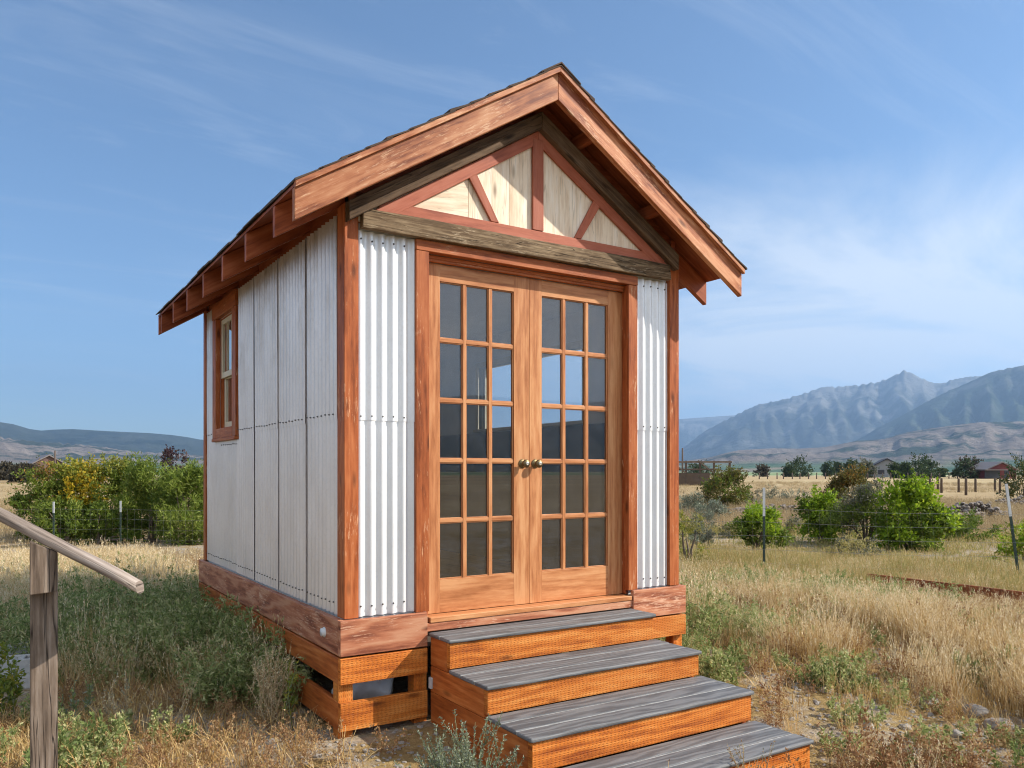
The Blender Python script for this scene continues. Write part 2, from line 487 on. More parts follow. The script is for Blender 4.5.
L_BRIGHT = leaf('bright_green_leaf', (0.14, 0.23, 0.012), (0.25, 0.37, 0.02), (0.40, 0.48, 0.04), 0.45)
L_GREEN = leaf('mid_green_leaf', (0.07, 0.115, 0.014), (0.13, 0.185, 0.024), (0.22, 0.26, 0.045), 0.4)
L_WILLOW = leaf('willow_leaf', (0.10, 0.15, 0.02), (0.19, 0.25, 0.035), (0.32, 0.35, 0.08), 0.45)
L_YELLOW = leaf('yellow_leaf', (0.40, 0.30, 0.02), (0.55, 0.42, 0.03), (0.62, 0.38, 0.04), 0.45)
L_YGREEN = leaf('yellow_green_leaf', (0.15, 0.18, 0.025), (0.28, 0.29, 0.04), (0.40, 0.34, 0.06), 0.4)
L_OLIVE = leaf('olive_leaf', (0.075, 0.075, 0.018), (0.15, 0.135, 0.03), (0.24, 0.18, 0.05), 0.35)
L_ORANGE = leaf('orange_leaf', (0.12, 0.10, 0.025), (0.24, 0.15, 0.035), (0.36, 0.17, 0.04), 0.35)
L_PLUM = leaf('plum_leaf', (0.05, 0.028, 0.035), (0.09, 0.05, 0.055), (0.12, 0.10, 0.06), 0.3)
L_FAR = leaf('far_tree_leaf', (0.028, 0.05, 0.015), (0.05, 0.08, 0.025), (0.08, 0.11, 0.04), 0.3)
L_BROWN = leaf('brown_tree_leaf', (0.05, 0.045, 0.028), (0.085, 0.07, 0.045), (0.12, 0.10, 0.06), 0.3)
BARK = plain('bark', (0.14, 0.105, 0.075), 0.9, 0, 0.3, 20, 0.5)
STEM_GREEN = plain('green_stem', (0.16, 0.19, 0.08), 0.7)
STEM_DRY = plain('dry_stem', (0.42, 0.31, 0.17), 0.8)

# light and air
SUN_E = 4.5; SKY_S = 0.12; EXPO = 0.84; HAZE_D = 0.78e-4
SKY_TINT = (0.64, 0.75, 0.80); CLOUD = (4.7, 4.95, 5.2); CLOUD_FILL = (9.4, 9.4, 9.3)

# ================================================================== THE SHED
W, D = 2.579, 3.681
HX = W / 2; AP = 4.156; MS = 0.6196; OV = 0.2755; EV = 0.372
roof = lambda x: AP - MS * abs(x - HX)
SL = (1, MS); SR = (1, -MS)

shed = thing('garden_shed', 'small gabled shed clad in corrugated metal with red timber trim and glazed double doors', 'shed', (HX, D / 2, 0.1))


def P(mb, name, mats, bevel=0.003, parent=None):
    return mb.build(name, mats, parent or shed, bevel)


# platform and floor
P(MB().box(0.0, W, 0.0, D, 0.62, 0.795, axis=1), 'floor_frame', DARKIN)
P(MB().box(0.105, W - 0.105, 0.105, D - 0.105, 0.797, 0.806, axis=1), 'floor', FLOORW, 0)

# wall cores (pale inside, sheets outside)
wb = MB()
wb.box(0.03, 0.525, 0.035, 0.1, 0.797, 3.10); wb.box(2.1265, W - 0.03, 0.035, 0.1, 0.797, 3.10); wb.box(0.525, 2.1265, 0.035, 0.1, 2.99, 3.10)
P(wb, 'front_wall', PLASTER, 0)
P(MB().prism([(0.03, 3.101), (W - 0.03, 3.101), (W - 0.03, roof(W - .03) - .01), (HX, AP - .01), (0.03, roof(0.03) - .01)], 0.02, 0.07), 'gable_core', DARKRED, 0)
wb = MB()   # left wall with the window opening y 2.55-3.135, z 2.05-3.03
wb.box(0.03, 0.10, 0.1, 2.55, 0.797, 3.17); wb.box(0.03, 0.10, 3.135, D - 0.1, 0.797, 3.17)
wb.box(0.03, 0.10, 2.55, 3.135, 0.797, 2.05); wb.box(0.03, 0.10, 2.55, 3.135, 3.03, 3.17)
P(wb, 'left_wall', PLASTER, 0)
wb = MB()   # right wall with its high window
X0, X1 = W - 0.10, W - 0.03
wb.box(X0, X1, 0.1, 1.02, 0.797, 3.17); wb.box(X0, X1, 2.74, D - 0.1, 0.797, 3.17)
wb.box(X0, X1, 1.02, 2.74, 0.797, 2.10); wb.box(X0, X1, 1.02, 2.74, 2.72, 3.17)
P(wb, 'right_wall', PLASTER, 0)
wb = MB().box(0.03, W - 0.03, D - 0.1, D - 0.03, 0.797, 3.10)
wb.prism([(0.03, 3.10), (W - 0.03, 3.10), (W - 0.03, roof(W - .03) - .01), (HX, AP - .01), (0.03, roof(0.03) - .01)], D - 0.07, D - 0.02)
P(wb, 'back_wall', PLASTER, 0)
P(MB().box(0.10, W - 0.10, 0.10, D - 0.10, 3.02, 3.04), 'ceiling', CEIL, 0)
pp = MB(); pp.box(W - 0.125, W - 0.1015, 0.13, D - 0.13, 0.808, 2.06); pp.box(0.13, W - 0.13, D - 0.125, D - 0.1015, 0.808, 2.06); pp.box(0.1015, 0.125, 0.13, D - 0.13, 0.808, 2.04)
P(pp, 'added_pane_backing', PANE_BACKING, 0)  # invented dark boards, added so the lower door panes look dark blue


def sheet(o, u, n, length, z0, z1, mats, rows=(), pitch=0.0676, amp=0.009, phase=0.0, tilt=0.0, wob=0.0025, lip=0.0):
    """one corrugated sheet: o start point, u along, n outward"""
    o = Vector(o); u = Vector(u); n = Vector(n)
    mb = MB(); k = max(4, int(length / pitch * 10)); b = 0
    zr = [z0, z0 + (z1 - z0) * .33, z0 + (z1 - z0) * .66, z1]
    ph0 = random.uniform(0, 9)
    for r, z in enumerate(zr):
        for i in range(k + 1):
            s = length * i / k
            # rounded ridges with flatter flanks, and a little oil-canning
            w = math.sin(2 * math.pi * s / pitch + phase)
            w = math.copysign(abs(w) ** 0.92, w)
            d = amp * w + tilt * (z - z0) + wob * noise.noise(Vector((s * 2.2 + ph0, z * 1.3, 0))) + lip * math.exp(-((length - s) / .018) ** 2)
            q = o + u * s + n * d
            mb.v.append((q.x, q.y, z))
    for r in range(len(zr) - 1):
        for i in range(k):
            a = r * (k + 1) + i
            f = (a, a + 1, a + k + 2, a + k + 1)
            mb.f.append(f); mb.uv.append([(mb.v[j][2], i * .01) for j in f]); mb.mi.append(0); mb.sm.append(True)
    # turned edge on both sides and screws on the ridges
    for zz in rows:
        s = ((0.25 - phase / (2 * math.pi)) * pitch) % pitch
        while s < 0.012: s += pitch
        while s < length - 0.005:
            q = o + u * s + n * (amp + 0.001 + tilt * (zz - z0)); q.z = zz + random.uniform(-.004, .004)
            mb.lathe(q, n, [(0, 0.0055), (0.003, 0.0055), (0.0031, 0.0035), (0.007, 0.003)], 6, 1)
            s += pitch
    return P(mb, 'wall_sheet', mats, 0)


for x0, L, ph in ((0.086, 0.352, 0.2), (2.172, 0.326, 0.9)):
    sheet((x0, 0.018, 0), (1, 0, 0), (0, -1, 0), L, 0.838, 2.03, [GALV, SCREW], (0.90, 1.99), phase=ph, amp=.0098, wob=.0006)
    sheet((x0, 0.014, 0), (1, 0, 0), (0, -1, 0), L, 1.965, 3.052, [GALV, SCREW], (3.00,), phase=ph, tilt=-0.001, amp=.0098, wob=.0006)
seams = [0.113, 0.683, 1.279, 1.903, 2.418]
for i, (a, b) in enumerate(zip(seams[:-1], seams[1:])):
    dx = 0.0
    ph = math.pi / 2 - 2 * math.pi * (b - a + 0.02) / 0.0676
    sheet((0.016 + dx, b + 0.02, 0), (0, -1, 0), (-1, 0, 0), b - a + 0.02, 0.838, 2.04, [GALVOLD, SCREW], (0.905,), amp=0.0115, phase=ph, wob=.003, lip=.0035)
    sheet((0.013 + dx, b + 0.02, 0), (0, -1, 0), (-1, 0, 0), b - a + 0.02, 1.975, 3.16, [GALVOLD, SCREW], (2.008,), amp=0.0115, phase=ph, tilt=0.002, wob=.004, lip=.0035)
sheet((0.0165, 3.60, 0), (0, -1, 0), (-1, 0, 0), 0.60, 0.838, 2.04, [GALVOLD, SCREW], (0.905, 2.012), amp=0.0065)
sheet((0.0195, 3.02, 0), (0, -1, 0), (-1, 0, 0), 0.60, 0.838, 2.04, [GALVOLD, SCREW], (0.905, 1.90), amp=0.0065)
sheet((0.0135, 3.60, 0), (0, -1, 0), (-1, 0, 0), 0.28, 2.01, 3.16, [GALVOLD, SCREW], (), amp=0.0065)
# far sides
for a, b, z0, z1 in ((0.09, 1.00, 0.838, 3.16), (2.76, 3.6, 0.838, 3.16), (0.97, 2.79, 0.838, 2.09), (0.97, 2.79, 2.78, 3.16)):
    sheet((W - 0.014, a, 0), (0, 1, 0), (1, 0, 0), b - a, z0, z1, [GALVOLD, SCREW], ())
sheet((W - 0.09, D - 0.014, 0), (-1, 0, 0), (0, 1, 0), W - 0.18, 0.838, 3.3, [GALVOLD, SCREW], ())

# corner posts
for x0, x1, y0, y1 in ((-0.003, 0.082, -0.006, 0.108), (W - 0.088, W + 0.004, -0.006, 0.085), (-0.003, 0.08, D - 0.085, D), (W - 0.085, W, D - 0.085, D)):
    P(MB().box(x0, x1, y0, y1, 0.834, 3.19), 'corner_post', REDWOOD, 0.004)

# skirting boards round the platform
def skirt(x0, x1, y0, y1, z0, z1, m): return P(MB().box(x0, x1, y0, y1, z0, z1), 'skirt_board', m, 0.004)


S0, S1 = -0.04, 0.0
for (z0, z1, m) in ((0.632, 0.8325, SKIRT), (0.474, 0.621, TREATED), (0.212, 0.372, TREATED)):
    jy = 1.62 if z0 > .6 else 2.05
    skirt(S0, -0.0025, -0.004, jy, z0, z1, m if m is SKIRT else TREATED_PLAIN); skirt(S0 + .003, -0.0025, jy + .003, D + 0.04, z0, z1, m if m is SKIRT else TREATED_PLAIN)
    skirt(S0, 0.503, -0.041, -0.0065, z0, z1, m)
    skirt(2.112 if z0 > .6 else 2.09, W + 0.04, -0.041, -0.0065, z0, z1, m)
    skirt(W + 0.0025, W + 0.04, -0.004, D + 0.04, z0, z1, m)
    skirt(0.0, W, D + 0.0025, D + 0.04, z0, z1, m)
for x0, y0 in ((-0.0375, -0.004), (0.43, -0.004), (2.15, -0.004), (W - 0.05, -0.004), (-0.002, 1.2), (-0.002, 2.45), (-0.002, D - .09), (W - .09, D - .09), (W - .09, 1.8)):
    P(MB().box(x0, x0 + 0.086, y0, y0 + 0.086, 0.05, 0.6195, axis=2), 'pier_post', TREATED)
P(MB().lathe((-0.0405, 0.215, 0.732), (-1, 0, 0), [(0, .03), (.004, .03), (.0042, .024), (.02, .024), (.021, .017), (.012, .016), (.0119, .001)], 16), 'pipe_stub', PVC, 0)

# gable front: cream planks, red trim, barn-wood beam and rakes
gp = MB(); xs = [0.02, 0.80, 0.97, 1.10, 1.30, 1.49, 1.64, 1.80, W - 0.02]
apz = 3.905
gline = lambda x: apz - 0.625 * abs(x - 1.31)
for a, b in zip(xs[:-1], xs[1:]):
    a += 0.0025
    top = [(a, gline(a)), (b, gline(b))]
    if a < 1.31 < b: top.insert(1, (1.31, apz))
    poly = [(a, 3.10), (b, 3.10)] + top[::-1]
    gp.prism(poly, -0.004 - random.uniform(0, .003), 0.018, grain=(0, 1) if 0.6 < a < 2.0 else (1, 0.1))
P(gp, 'gable_planks', CREAM, 0)
y0, y1 = -0.024, -0.0085
P(MB().box(0.20, 2.42, y0, y1, 3.160, 3.236), 'gable_trim', TRIM)
P(MB().prism([(0.16, 3.166), (1.31, 3.885), (1.31, 3.80), (0.30, 3.166)], y0 - .002, y1, grain=(1, .62)), 'gable_trim', TRIM)
P(MB().prism([(2.46, 3.166), (1.312, 3.885), (1.312, 3.80), (2.32, 3.166)], y0 - .002, y1, grain=(1, -.62)), 'gable_trim', TRIM)
P(MB().box(1.268, 1.352, y0 - .004, y1, 3.238, 3.83), 'gable_trim', TRIM)
for s in (1, -1):
    f = lambda x: 1.31 + s * (x - 1.31)
    P(MB().prism([(f(0.955), 3.238), (f(1.012), 3.238), (f(0.815), 3.575), (f(0.755), 3.545)], y0 - .001, y1, grain=(-.45 * s, 1)), 'gable_trim', TRIM)
P(MB().prism([(0.087, 3.052), (2.46, 3.058), (2.445, 3.165), (2.1, 3.170), (1.2, 3.163), (0.5, 3.168), (0.09, 3.162)], -0.058, -0.0085), 'barnwood_beam', BARN, 0.006)
for s in (1, -1):
    f = lambda x: 1.31 + s * (x - 1.31)
    zz = 3.885; xl = 0.0 if s == 1 else 0.10
    P(MB().prism([(f(xl), zz - .62 * (1.31 - xl)), (f(1.3095), zz), (f(1.3095), zz + .112), (f(xl), zz - .62 * (1.31 - xl) + .112)], -0.072, -0.0085, grain=(1, .62 * s)), 'barnwood_rake', BARNDARK, 0.006)

# roof structure
for s in (1, -1):
    f = lambda x: x if s == 1 else W - x
    slope = SL if s == 1 else SR
    dp = 0.1705
    P(MB().prism([(f(-EV), roof(-EV)), (f(HX - .0004), AP), (f(HX - .0004), AP - dp), (f(-EV), roof(-EV) - dp)], -OV, -OV + 0.04, grain=slope), 'bargeboard', FASCIA, 0.004)
    P(MB().prism([(f(-EV - .004), roof(-EV) - 0.006 - .003), (f(HX - .0004), AP - 0.006), (f(HX - .0004), AP + .028), (f(-EV - .004), roof(-EV) + .028 - .003)], -OV - .028, -OV - .0015, grain=slope), 'drip_trim', FASCIA, 0.002)
    P(MB().prism([(f(-EV), roof(-EV)), (f(HX - .0004), AP), (f(HX - .0004), AP - dp), (f(-EV), roof(-EV) - dp)], D + 0.14, D + 0.18, grain=slope), 'bargeboard', DARKRED, 0.004)
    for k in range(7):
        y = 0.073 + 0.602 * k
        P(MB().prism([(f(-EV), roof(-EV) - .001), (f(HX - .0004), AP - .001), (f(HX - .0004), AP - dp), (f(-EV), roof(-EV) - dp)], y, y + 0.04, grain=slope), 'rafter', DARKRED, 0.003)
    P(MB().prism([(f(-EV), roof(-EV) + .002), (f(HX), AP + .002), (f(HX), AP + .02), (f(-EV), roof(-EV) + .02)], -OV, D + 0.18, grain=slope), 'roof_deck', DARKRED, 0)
    for xx in (0.35, 0.95):
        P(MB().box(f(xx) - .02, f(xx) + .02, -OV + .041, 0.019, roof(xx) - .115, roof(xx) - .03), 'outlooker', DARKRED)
    # blocking between the rafters on top of the wall
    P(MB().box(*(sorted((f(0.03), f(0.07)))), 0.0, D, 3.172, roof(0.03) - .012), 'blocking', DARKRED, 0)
sh = MB()
for s in (1, -1):
    f = lambda x: x if s == 1 else W - x
    nC = 13; x = -EV - 0.016; step = (HX - x) / nC
    for c in range(nC):
        yy = -OV - 0.035
        xa, xb = x + c * step, min(HX, x + (c + 1.25) * step)
        za, zb = roof(xa) + .032, roof(xb) + .026
        lft = random.uniform(0, .006)
        while yy < D + 0.2:
            wd = random.choice((0.16, 0.22, 0.28, 0.33)); ye = min(yy + wd, D + 0.205)
            t = random.uniform(0.006, 0.013)
            j = random.uniform(-.008, .008)
            sh.prism([(f(xa + j), za - MS * -j * 0), (f(xb), zb), (f(xb), zb + .006), (f(xa + j), za + t + lft)], yy + .0015, ye, grain=(1, 0))
            yy = ye
    yy = -OV - 0.04
for k in range(16):
    ya = -OV - .038 + k * .27; yb = min(D + .21, ya + .3)
    z = AP + .038 + random.uniform(0, .004)
    sh.prism([(HX - .15, z - .15 * MS), (HX, z), (HX + .15, z - .15 * MS), (HX + .15, z - .15 * MS + .008), (HX, z + .01), (HX - .15, z - .15 * MS + .008)], ya, yb)
P(sh, 'shingles', SHINGLE, 0)

# ---- left window
wp = MB()
wp.box(-0.012, 0.028, 2.424, 2.55, 1.965, 3.03); wp.box(-0.012, 0.028, 3.135, 3.26, 1.965, 3.03)
wp.box(-0.016, 0.028, 2.424, 3.26, 3.032, 3.165); wp.box(-0.02, 0.028, 2.424, 3.26, 1.935, 1.963); wp.box(-0.012, 0.028, 2.552, 3.133, 1.965, 2.048)
win = P(wp, 'window', REDWOOD, 0.003)
sb = MB()
for (y0, y1, z0, z1, xx) in ((2.565, 3.12, 2.50, 3.02, 0.035), (2.565, 3.12, 2.06, 2.535, 0.062)):
    w = 0.045
    sb.box(xx, xx + .024, y0, y0 + w, z0, z1); sb.box(xx, xx + .024, y1 - w, y1, z0, z1)
    sb.box(xx + .001, xx + .023, y0 + w, y1 - w, z0, z0 + w * 1.1); sb.box(xx + .001, xx + .023, y0 + w, y1 - w, z1 - w, z1)
sb.box(0.037, 0.057, 2.75, 2.765, 2.55, 2.975); sb.box(0.037, 0.057, 2.92, 2.935, 2.55, 2.975)
P(sb, 'sash', SASHCREAM, 0.002, win)
pn = MB()
for (z0, z1, xx) in ((2.53, 3.0, 0.047), (2.09, 2.5, 0.074)):
    pn.face([(xx, 3.1, z0), (xx, 2.58, z0), (xx, 2.58, z1), (xx, 3.1, z1)])
P(pn, 'pane', WGLASS, 0, win)
jb = MB()
jb.box(0.03, 0.1, 2.5505, 2.562, 2.05, 3.03); jb.box(0.03, 0.1, 3.123, 3.1345, 2.05, 3.03)
jb.box(0.03, 0.1, 2.562, 3.123, 2.0505, 2.058); jb.box(0.03, 0.1, 2.562, 3.123, 3.022, 3.0295)
P(jb, 'window_jamb', REDWOOD, 0, win)

# ---- window in the right wall, seen through the doors
rw = MB(); XR = W - 0.11
rw.box(XR, W + .01, 0.965, 1.02, 2.10, 2.775); rw.box(XR, W + .01, 2.74, 2.795, 2.10, 2.775); rw.box(XR, W + .01, 1.02, 2.74, 2.72, 2.775); rw.box(XR - .02, W + .02, 0.95, 2.81, 2.07, 2.0985)
rw.box(W - .07, W - .04, 1.86, 1.90, 2.10, 2.72)
rwin = P(rw, 'window', SASHCREAM, 0.003)
P(MB().box(W - .058, W - .054, 1.02, 2.74, 2.10, 2.72), 'pane', WGLASS, 0, rwin)

# ---- door frame and doors
fr = MB()
fr.box(0.439, 0.5245, -0.018, 0.034, 0.834, 2.985, axis=2); fr.box(2.0865, 2.170, -0.018, 0.034, 0.834, 2.985, axis=2)
fr.box(0.439, 2.170, -0.021, 0.034, 2.987, 3.0515)
P(fr, 'door_casing', REDWOOD, 0.003)
fj = MB()
fj.box(0.525, 0.543, 0.0345, 0.125, 0.80, 2.985); fj.box(2.105, 2.126, 0.0345, 0.125, 0.80, 2.985); fj.box(0.543, 2.105, 0.036, 0.125, 2.964, 2.985); fj.box(0.543, 2.105, 0.040, 0.066, 2.948, 2.9635)
P(fj, 'door_jamb', REDWOOD, 0.002)
P(MB().box(0.525, 2.1055, -0.034, 0.12, 0.765, 0.7965), 'threshold', DOORWOOD, 0.004)
P(MB().box(0.505, 2.11, -0.028, -0.002, 0.715, 0.764), 'threshold', SKIRT, 0.003)
ZB, ZT, GB, GT = 0.800, 2.946, 1.005, 2.843
for (xa, xb, ga, gb, knx, sgn) in ((0.5445, 1.3035, 0.642, 1.185, 1.25, 1), (1.3065, 2.1035, 1.406, 1.973, 1.352, -1)):
    d = MB(); y0, y1 = 0.072, 0.110
    d.box(xa, ga, y0, y1, ZB, ZT, axis=2); d.box(gb, xb, y0, y1, ZB, ZT, axis=2)
    d.box(ga, gb, y0 + .0006, y1 - .0006, ZB + .0005, GB, axis=0); d.box(ga, gb, y0 + .0006, y1 - .0006, GT, ZT - .0005, axis=0)
    mw = 0.022
    gw = (gb - ga - 2 * mw) / 3; gh = (GT - GB - 4 * mw) / 5
    for k in (1, 2):
        x = ga + k * gw + (k - 1) * mw
        d.box(x, x + mw, y0 + .004, y1 - .004, GB, GT, axis=2)
    for r in range(1, 5):
        z = GB + r * gh + (r - 1) * mw
        for k in range(3):
            x = ga + k * (gw + mw)
            d.box(x, x + gw, y0 + .005, y1 - .005, z, z + mw, axis=0)
    for r in range(5):     # stepped glazing bead round each light
        for k in range(3):
            x = ga + k * (gw + mw); z = GB + r * (gh + mw); t = 0.007
            d.box(x, x + t, y0 + .0095, y0 + .017, z, z + gh, axis=2); d.box(x + gw - t, x + gw, y0 + .0095, y0 + .017, z, z + gh, axis=2)
            d.box(x + t, x + gw - t, y0 + .0095, y0 + .017, z, z + t, axis=0); d.box(x + t, x + gw - t, y0 + .0095, y0 + .017, z + gh - t, z + gh, axis=0)
    door = P(d, 'door', DOORWOOD, 0.0015)
    gm = MB(); yg = 0.091
    gm.face([(ga, yg, GB), (gb, yg, GB), (gb, yg, GT), (ga, yg, GT)])
    P(gm, 'pane', GLASS, 0, door)
    kb = MB(); kz = 1.722
    kb.lathe((knx, 0.0718, kz), (0, -1, 0), [(0, .030), (.004, .030), (.008, .024), (.0085, .012), (.026, .010), (.030, .018), (.038, .0265), (.050, .0275), (.058, .022), (.061, .012), (.0612, .002)], 20)
    P(kb, 'handle', BRASS, 0, door)
    kc = MB(); kc.lathe((knx, 0.0105, kz), (0, -1, 0), [(0, .013), (.0015, .0125), (.003, .008), (.0022, .002)], 14)
    P(kc, 'lock_cylinder', CHROME, 0, door)

# ================================================================== THE STEPS
SXL, SXR = 0.506, 2.083
ys = [-0.3078, -0.7255, -1.1455, -1.5496]; zs = [0.7143, 0.5435, 0.388, 0.2144]
steps = thing('wooden_steps', 'four broad orange timber steps with grey composite treads below the glazed doors', 'steps', ((SXL + SXR) / 2, -0.8, 0.03))
prev = -0.043
for i, (y, z) in enumerate(zip(ys, zs)):
    back = -0.043 if i == 0 else ys[i - 1] + 0.021 - .004
    n = 2 if i == 0 else 3
    wd = (back - y) / n
    for k in range(n):
        MB().box(SXL + random.uniform(-.003, .003), SXR + random.uniform(-.003, .003), y + k * wd + .005, y + (k + 1) * wd - .005, z - 0.024, z - random.uniform(0, .0012)).build('tread', DECK, steps, 0.008)
    for k in range(1, n):     # pale dust-coloured strips painting the sunlit chamfer lines between the boards
        MB().box(SXL + .004, SXR - .004, y + k * wd - .0045, y + k * wd + .0045, z - 0.020, z - 0.0045).build('edge_glint_strip', EDGE_GLINT, steps, 0)
    zb = zs[i + 1] - .001 if i < 3 else 0.0
    MB().box(SXL + .014, SXR - .014, y + .021, y + .059, zb, z - .0255).build('riser', TREATED, steps, 0.003)
levels = [(0.519, 0.6885, 0), (0.364, 0.5165, 1), (0.192, 0.3615, 2), (0.0, 0.189, 3)]
for (z0, z1, i) in levels:
    for xx in (SXL + .014, SXR - .014 - .038):
        MB().box(xx, xx + .038, ys[i] + .0595, -0.045, z0, z1).build('side_board', TREATED_PLAIN, steps, 0.003)
MB().box(SXL - .001, SXL + .0125, -0.075, -0.047, 0.385, 0.45, axis=2).build('bracket', POSTTIP, steps, 0.001)

# crumpled plastic under the shed
pm = MB(); nx, nz = 16, 12
for j in range(nz + 1):
    for i in range(nx + 1):
        s, t = i / nx, j / nz
        x = 0.03 + 0.34 * s + 0.06 * t * s
        yy = 0.19 + 0.10 * noise.noise(Vector((s * 4, t * 3, 2))) + 0.05 * abs(noise.noise(Vector((s * 9, t * 8, 5)))) + .12 * (1 - t)
        pm.v.append((x, yy, 0.13 + (0.40 + .1 * noise.noise(Vector((s * 3, 0, 9)))) * t))
for j in range(nz):
    for i in range(nx):
        a = j * (nx + 1) + i
        pm.f.append((a, a + 1, a + nx + 2, a + nx + 1)); pm.uv.append([(0, 0)] * 4); pm.mi.append(0); pm.sm.append(True)
o = pm.build('plastic_sheet', PLASTIC, None, origin=(0.2, 0.25, 0.17))
md = o.modifiers.new('thickness', 'SOLIDIFY'); md.thickness = 0.004
tag(o, 'crumpled white plastic sheet in the dark gap under the shed corner', 'sheet')

# ================================================================== HANDRAIL WITH POST
pd = 2.7
px, py = at(44, pd)
az_p = YAW + math.atan((44 - 512.0) / FPX)
FW2 = Vector((math.sin(az_p), math.cos(az_p), 0)); RG2 = Vector((math.cos(az_p), -math.sin(az_p), 0))
hr = thing('handrail', 'weathered grey timber handrail sloping down from the top of a square post', 'handrail', (px, py, 0.0))
zpix = lambda v, d: CAM.z - (v - HORIZON) / FPX * d


def cpt(u, v, d):
    x, y = at(u, d); return Vector((x, y, zpix(v, d)))


c = Vector((px, py, 0))
MB().beam(c + FW2 * .0455 + Vector((0, 0, -0.2)), c + FW2 * .0455 + Vector((0, 0, 1.397)), 0.081, 0.08, up=FW2).build('post', GREYPOST, hr, 0.004)
blk = MB()
a = cpt(30.5, 0, pd); b_ = cpt(58.0, 0, pd)
for q, nm in (((0.265 + 1.0, 1.0),), ()) if False else (): pass
def prism_cam(poly, d0, d1, mats, name, parent, bevel=.003, grain_up=True):
    """polygon given across/up in metres relative to the post, extruded along the viewing depth"""
    mb = MB(); k = len(poly); ro = random.uniform(0, 9)
    pts = lambda dd: [c + RG2 * p[0] + FW2 * dd + Vector((0, 0, p[1])) for p in poly]
    mb.v = [tuple(p) for p in pts(d0)] + [tuple(p) for p in pts(d1)]
    uv = [((p[1], p[0]) if grain_up else (p[0], p[1])) for p in poly]
    uv = [(q[0] + ro, q[1] + ro) for q in uv]
    mb.f = [tuple(range(k)), tuple(range(2 * k - 1, k - 1, -1))]
    mb.uv = [list(uv), list(uv)[::-1]]
    for i in range(k):
        j = (i + 1) % k
        mb.f.append((i, k + i, k + j, j)); mb.uv.append([uv[i], (uv[i][0], uv[i][1] + abs(d1 - d0)), (uv[j][0], uv[j][1] + abs(d1 - d0)), uv[j]])
    mb.mi = [0] * len(mb.f); mb.sm = [False] * len(mb.f)
    return mb.build(name, mats, parent, bevel)


prism_cam([(-0.041, 1.262), (0.038, 1.268), (0.039, 1.400), (-0.041, 1.440)], -0.036, 0.004, GREYPOST, 'cleat', hr)
A_ = c + RGT * -0.75 + Vector((0, 0, 1.806)); B_ = c + RGT * 0.322 + Vector((0, 0, 1.280))
rl = MB(); npt = 14; pts = []; rr = []
dirv = (B_ - A_).normalized(); upv = RGT.cross(FWD); 
nrm = dirv.cross(FWD).normalized()
if nrm.z < 0: nrm = -nrm
prof = []
for k in range(12):
    an = 2 * math.pi * k / 12
    prof.append((0.028 * math.copysign(abs(math.cos(an)) ** .55, math.cos(an)), 0.0175 * math.copysign(abs(math.sin(an)) ** .6, math.sin(an))))
for i in range(npt + 1):
    t = i / npt
    ce = A_.lerp(B_, t) + nrm * (0.012 * math.sin(t * 3.0)) + nrm * .004 * noise.noise(Vector((t * 6, 0, 0)))
    for k, (pa, pb) in enumerate(prof):
        wob = 1 + .06 * noise.noise(Vector((t * 9, k * .7, 4)))
        q = ce + FWD * pa * wob + nrm * pb * wob
        if i == npt: q = q + dirv * (-.012 * (pb / .0175))
        rl.v.append(tuple(q))
for i in range(npt):
    for k in range(12):
        k2 = (k + 1) % 12
        rl.f.append((i * 12 + k, i * 12 + k2, (i + 1) * 12 + k2, (i + 1) * 12 + k))
        rl.uv.append([(i * .085, k * .017), (i * .085, k * .017 + .017), (i * .085 + .085, k * .017 + .017), (i * .085 + .085, k * .017)])
        rl.mi.append(0); rl.sm.append(True)
for q in (tuple(range(11, -1, -1)), tuple(npt * 12 + k for k in range(12))):
    rl.f.append(q); rl.uv.append([(prof[i % 12][0] * .3, prof[i % 12][1]) for i in q]); rl.mi.append(0); rl.sm.append(False)
rl.build('rail', GREYRAIL, hr, 0.0)

# ================================================================== GROUND
rings = [0.0] + [0.3 * i for i in range(1, 54)]
while rings[-1] < 17500: rings.append(rings[-1] * 1.13 + 0.1)
NA = 180
gx0, gy0 = 1.0, 0.0
gv = [(gx0, gy0, ground_z(gx0, gy0))]; gf = []
for r in rings[1:]:
    for k in range(NA):
        a = 2 * math.pi * k / NA
        x, y = gx0 + r * math.cos(a), gy0 + r * math.sin(a)
        gv.append((x, y, ground_z(x, y)))
for k in range(NA): gf.append((0, 1 + k, 1 + (k + 1) % NA))
for i in range(len(rings) - 2):
    b0 = 1 + i * NA; b1 = b0 + NA
    for k in range(NA):
        k2 = (k + 1) % NA
        gf.append((b0 + k, b1 + k, b1 + k2, b0 + k2))
me = bpy.data.meshes.new('ground'); me.from_pydata(gv, [], gf); me.update()
me.polygons.foreach_set('use_smooth', [True] * len(gf))
M = Mat('dry_field_ground')
pos = M.n('ShaderNodeNewGeometry').outputs['Position']
fine = M.noise(pos, 38.0, 6, 0.75)
mid = M.noise(pos, 2.6, 6, 0.7)
big = M.noise(pos, 0.28, 5, 0.6)
gravel = M.ramp(fine, [(0.28, (0.16, 0.125, 0.09)), (0.5, (0.36, 0.30, 0.23)), (0.75, (0.55, 0.48, 0.40))])
straw = M.ramp(M.noise(M.map(pos, (1, 1, 1)), 17.0, 6, 0.8), [(0.3, (0.14, 0.09, 0.035)), (0.55, (0.34, 0.235, 0.10)), (0.8, (0.54, 0.40, 0.19))])
near = M.mix(M.ramp(M.math('ADD', mid, M.math('MULTIPLY', M.math('SUBTRACT', big, 0.5), 0.7)), [(0.42, 0.0), (0.56, 1.0)]), gravel, straw)
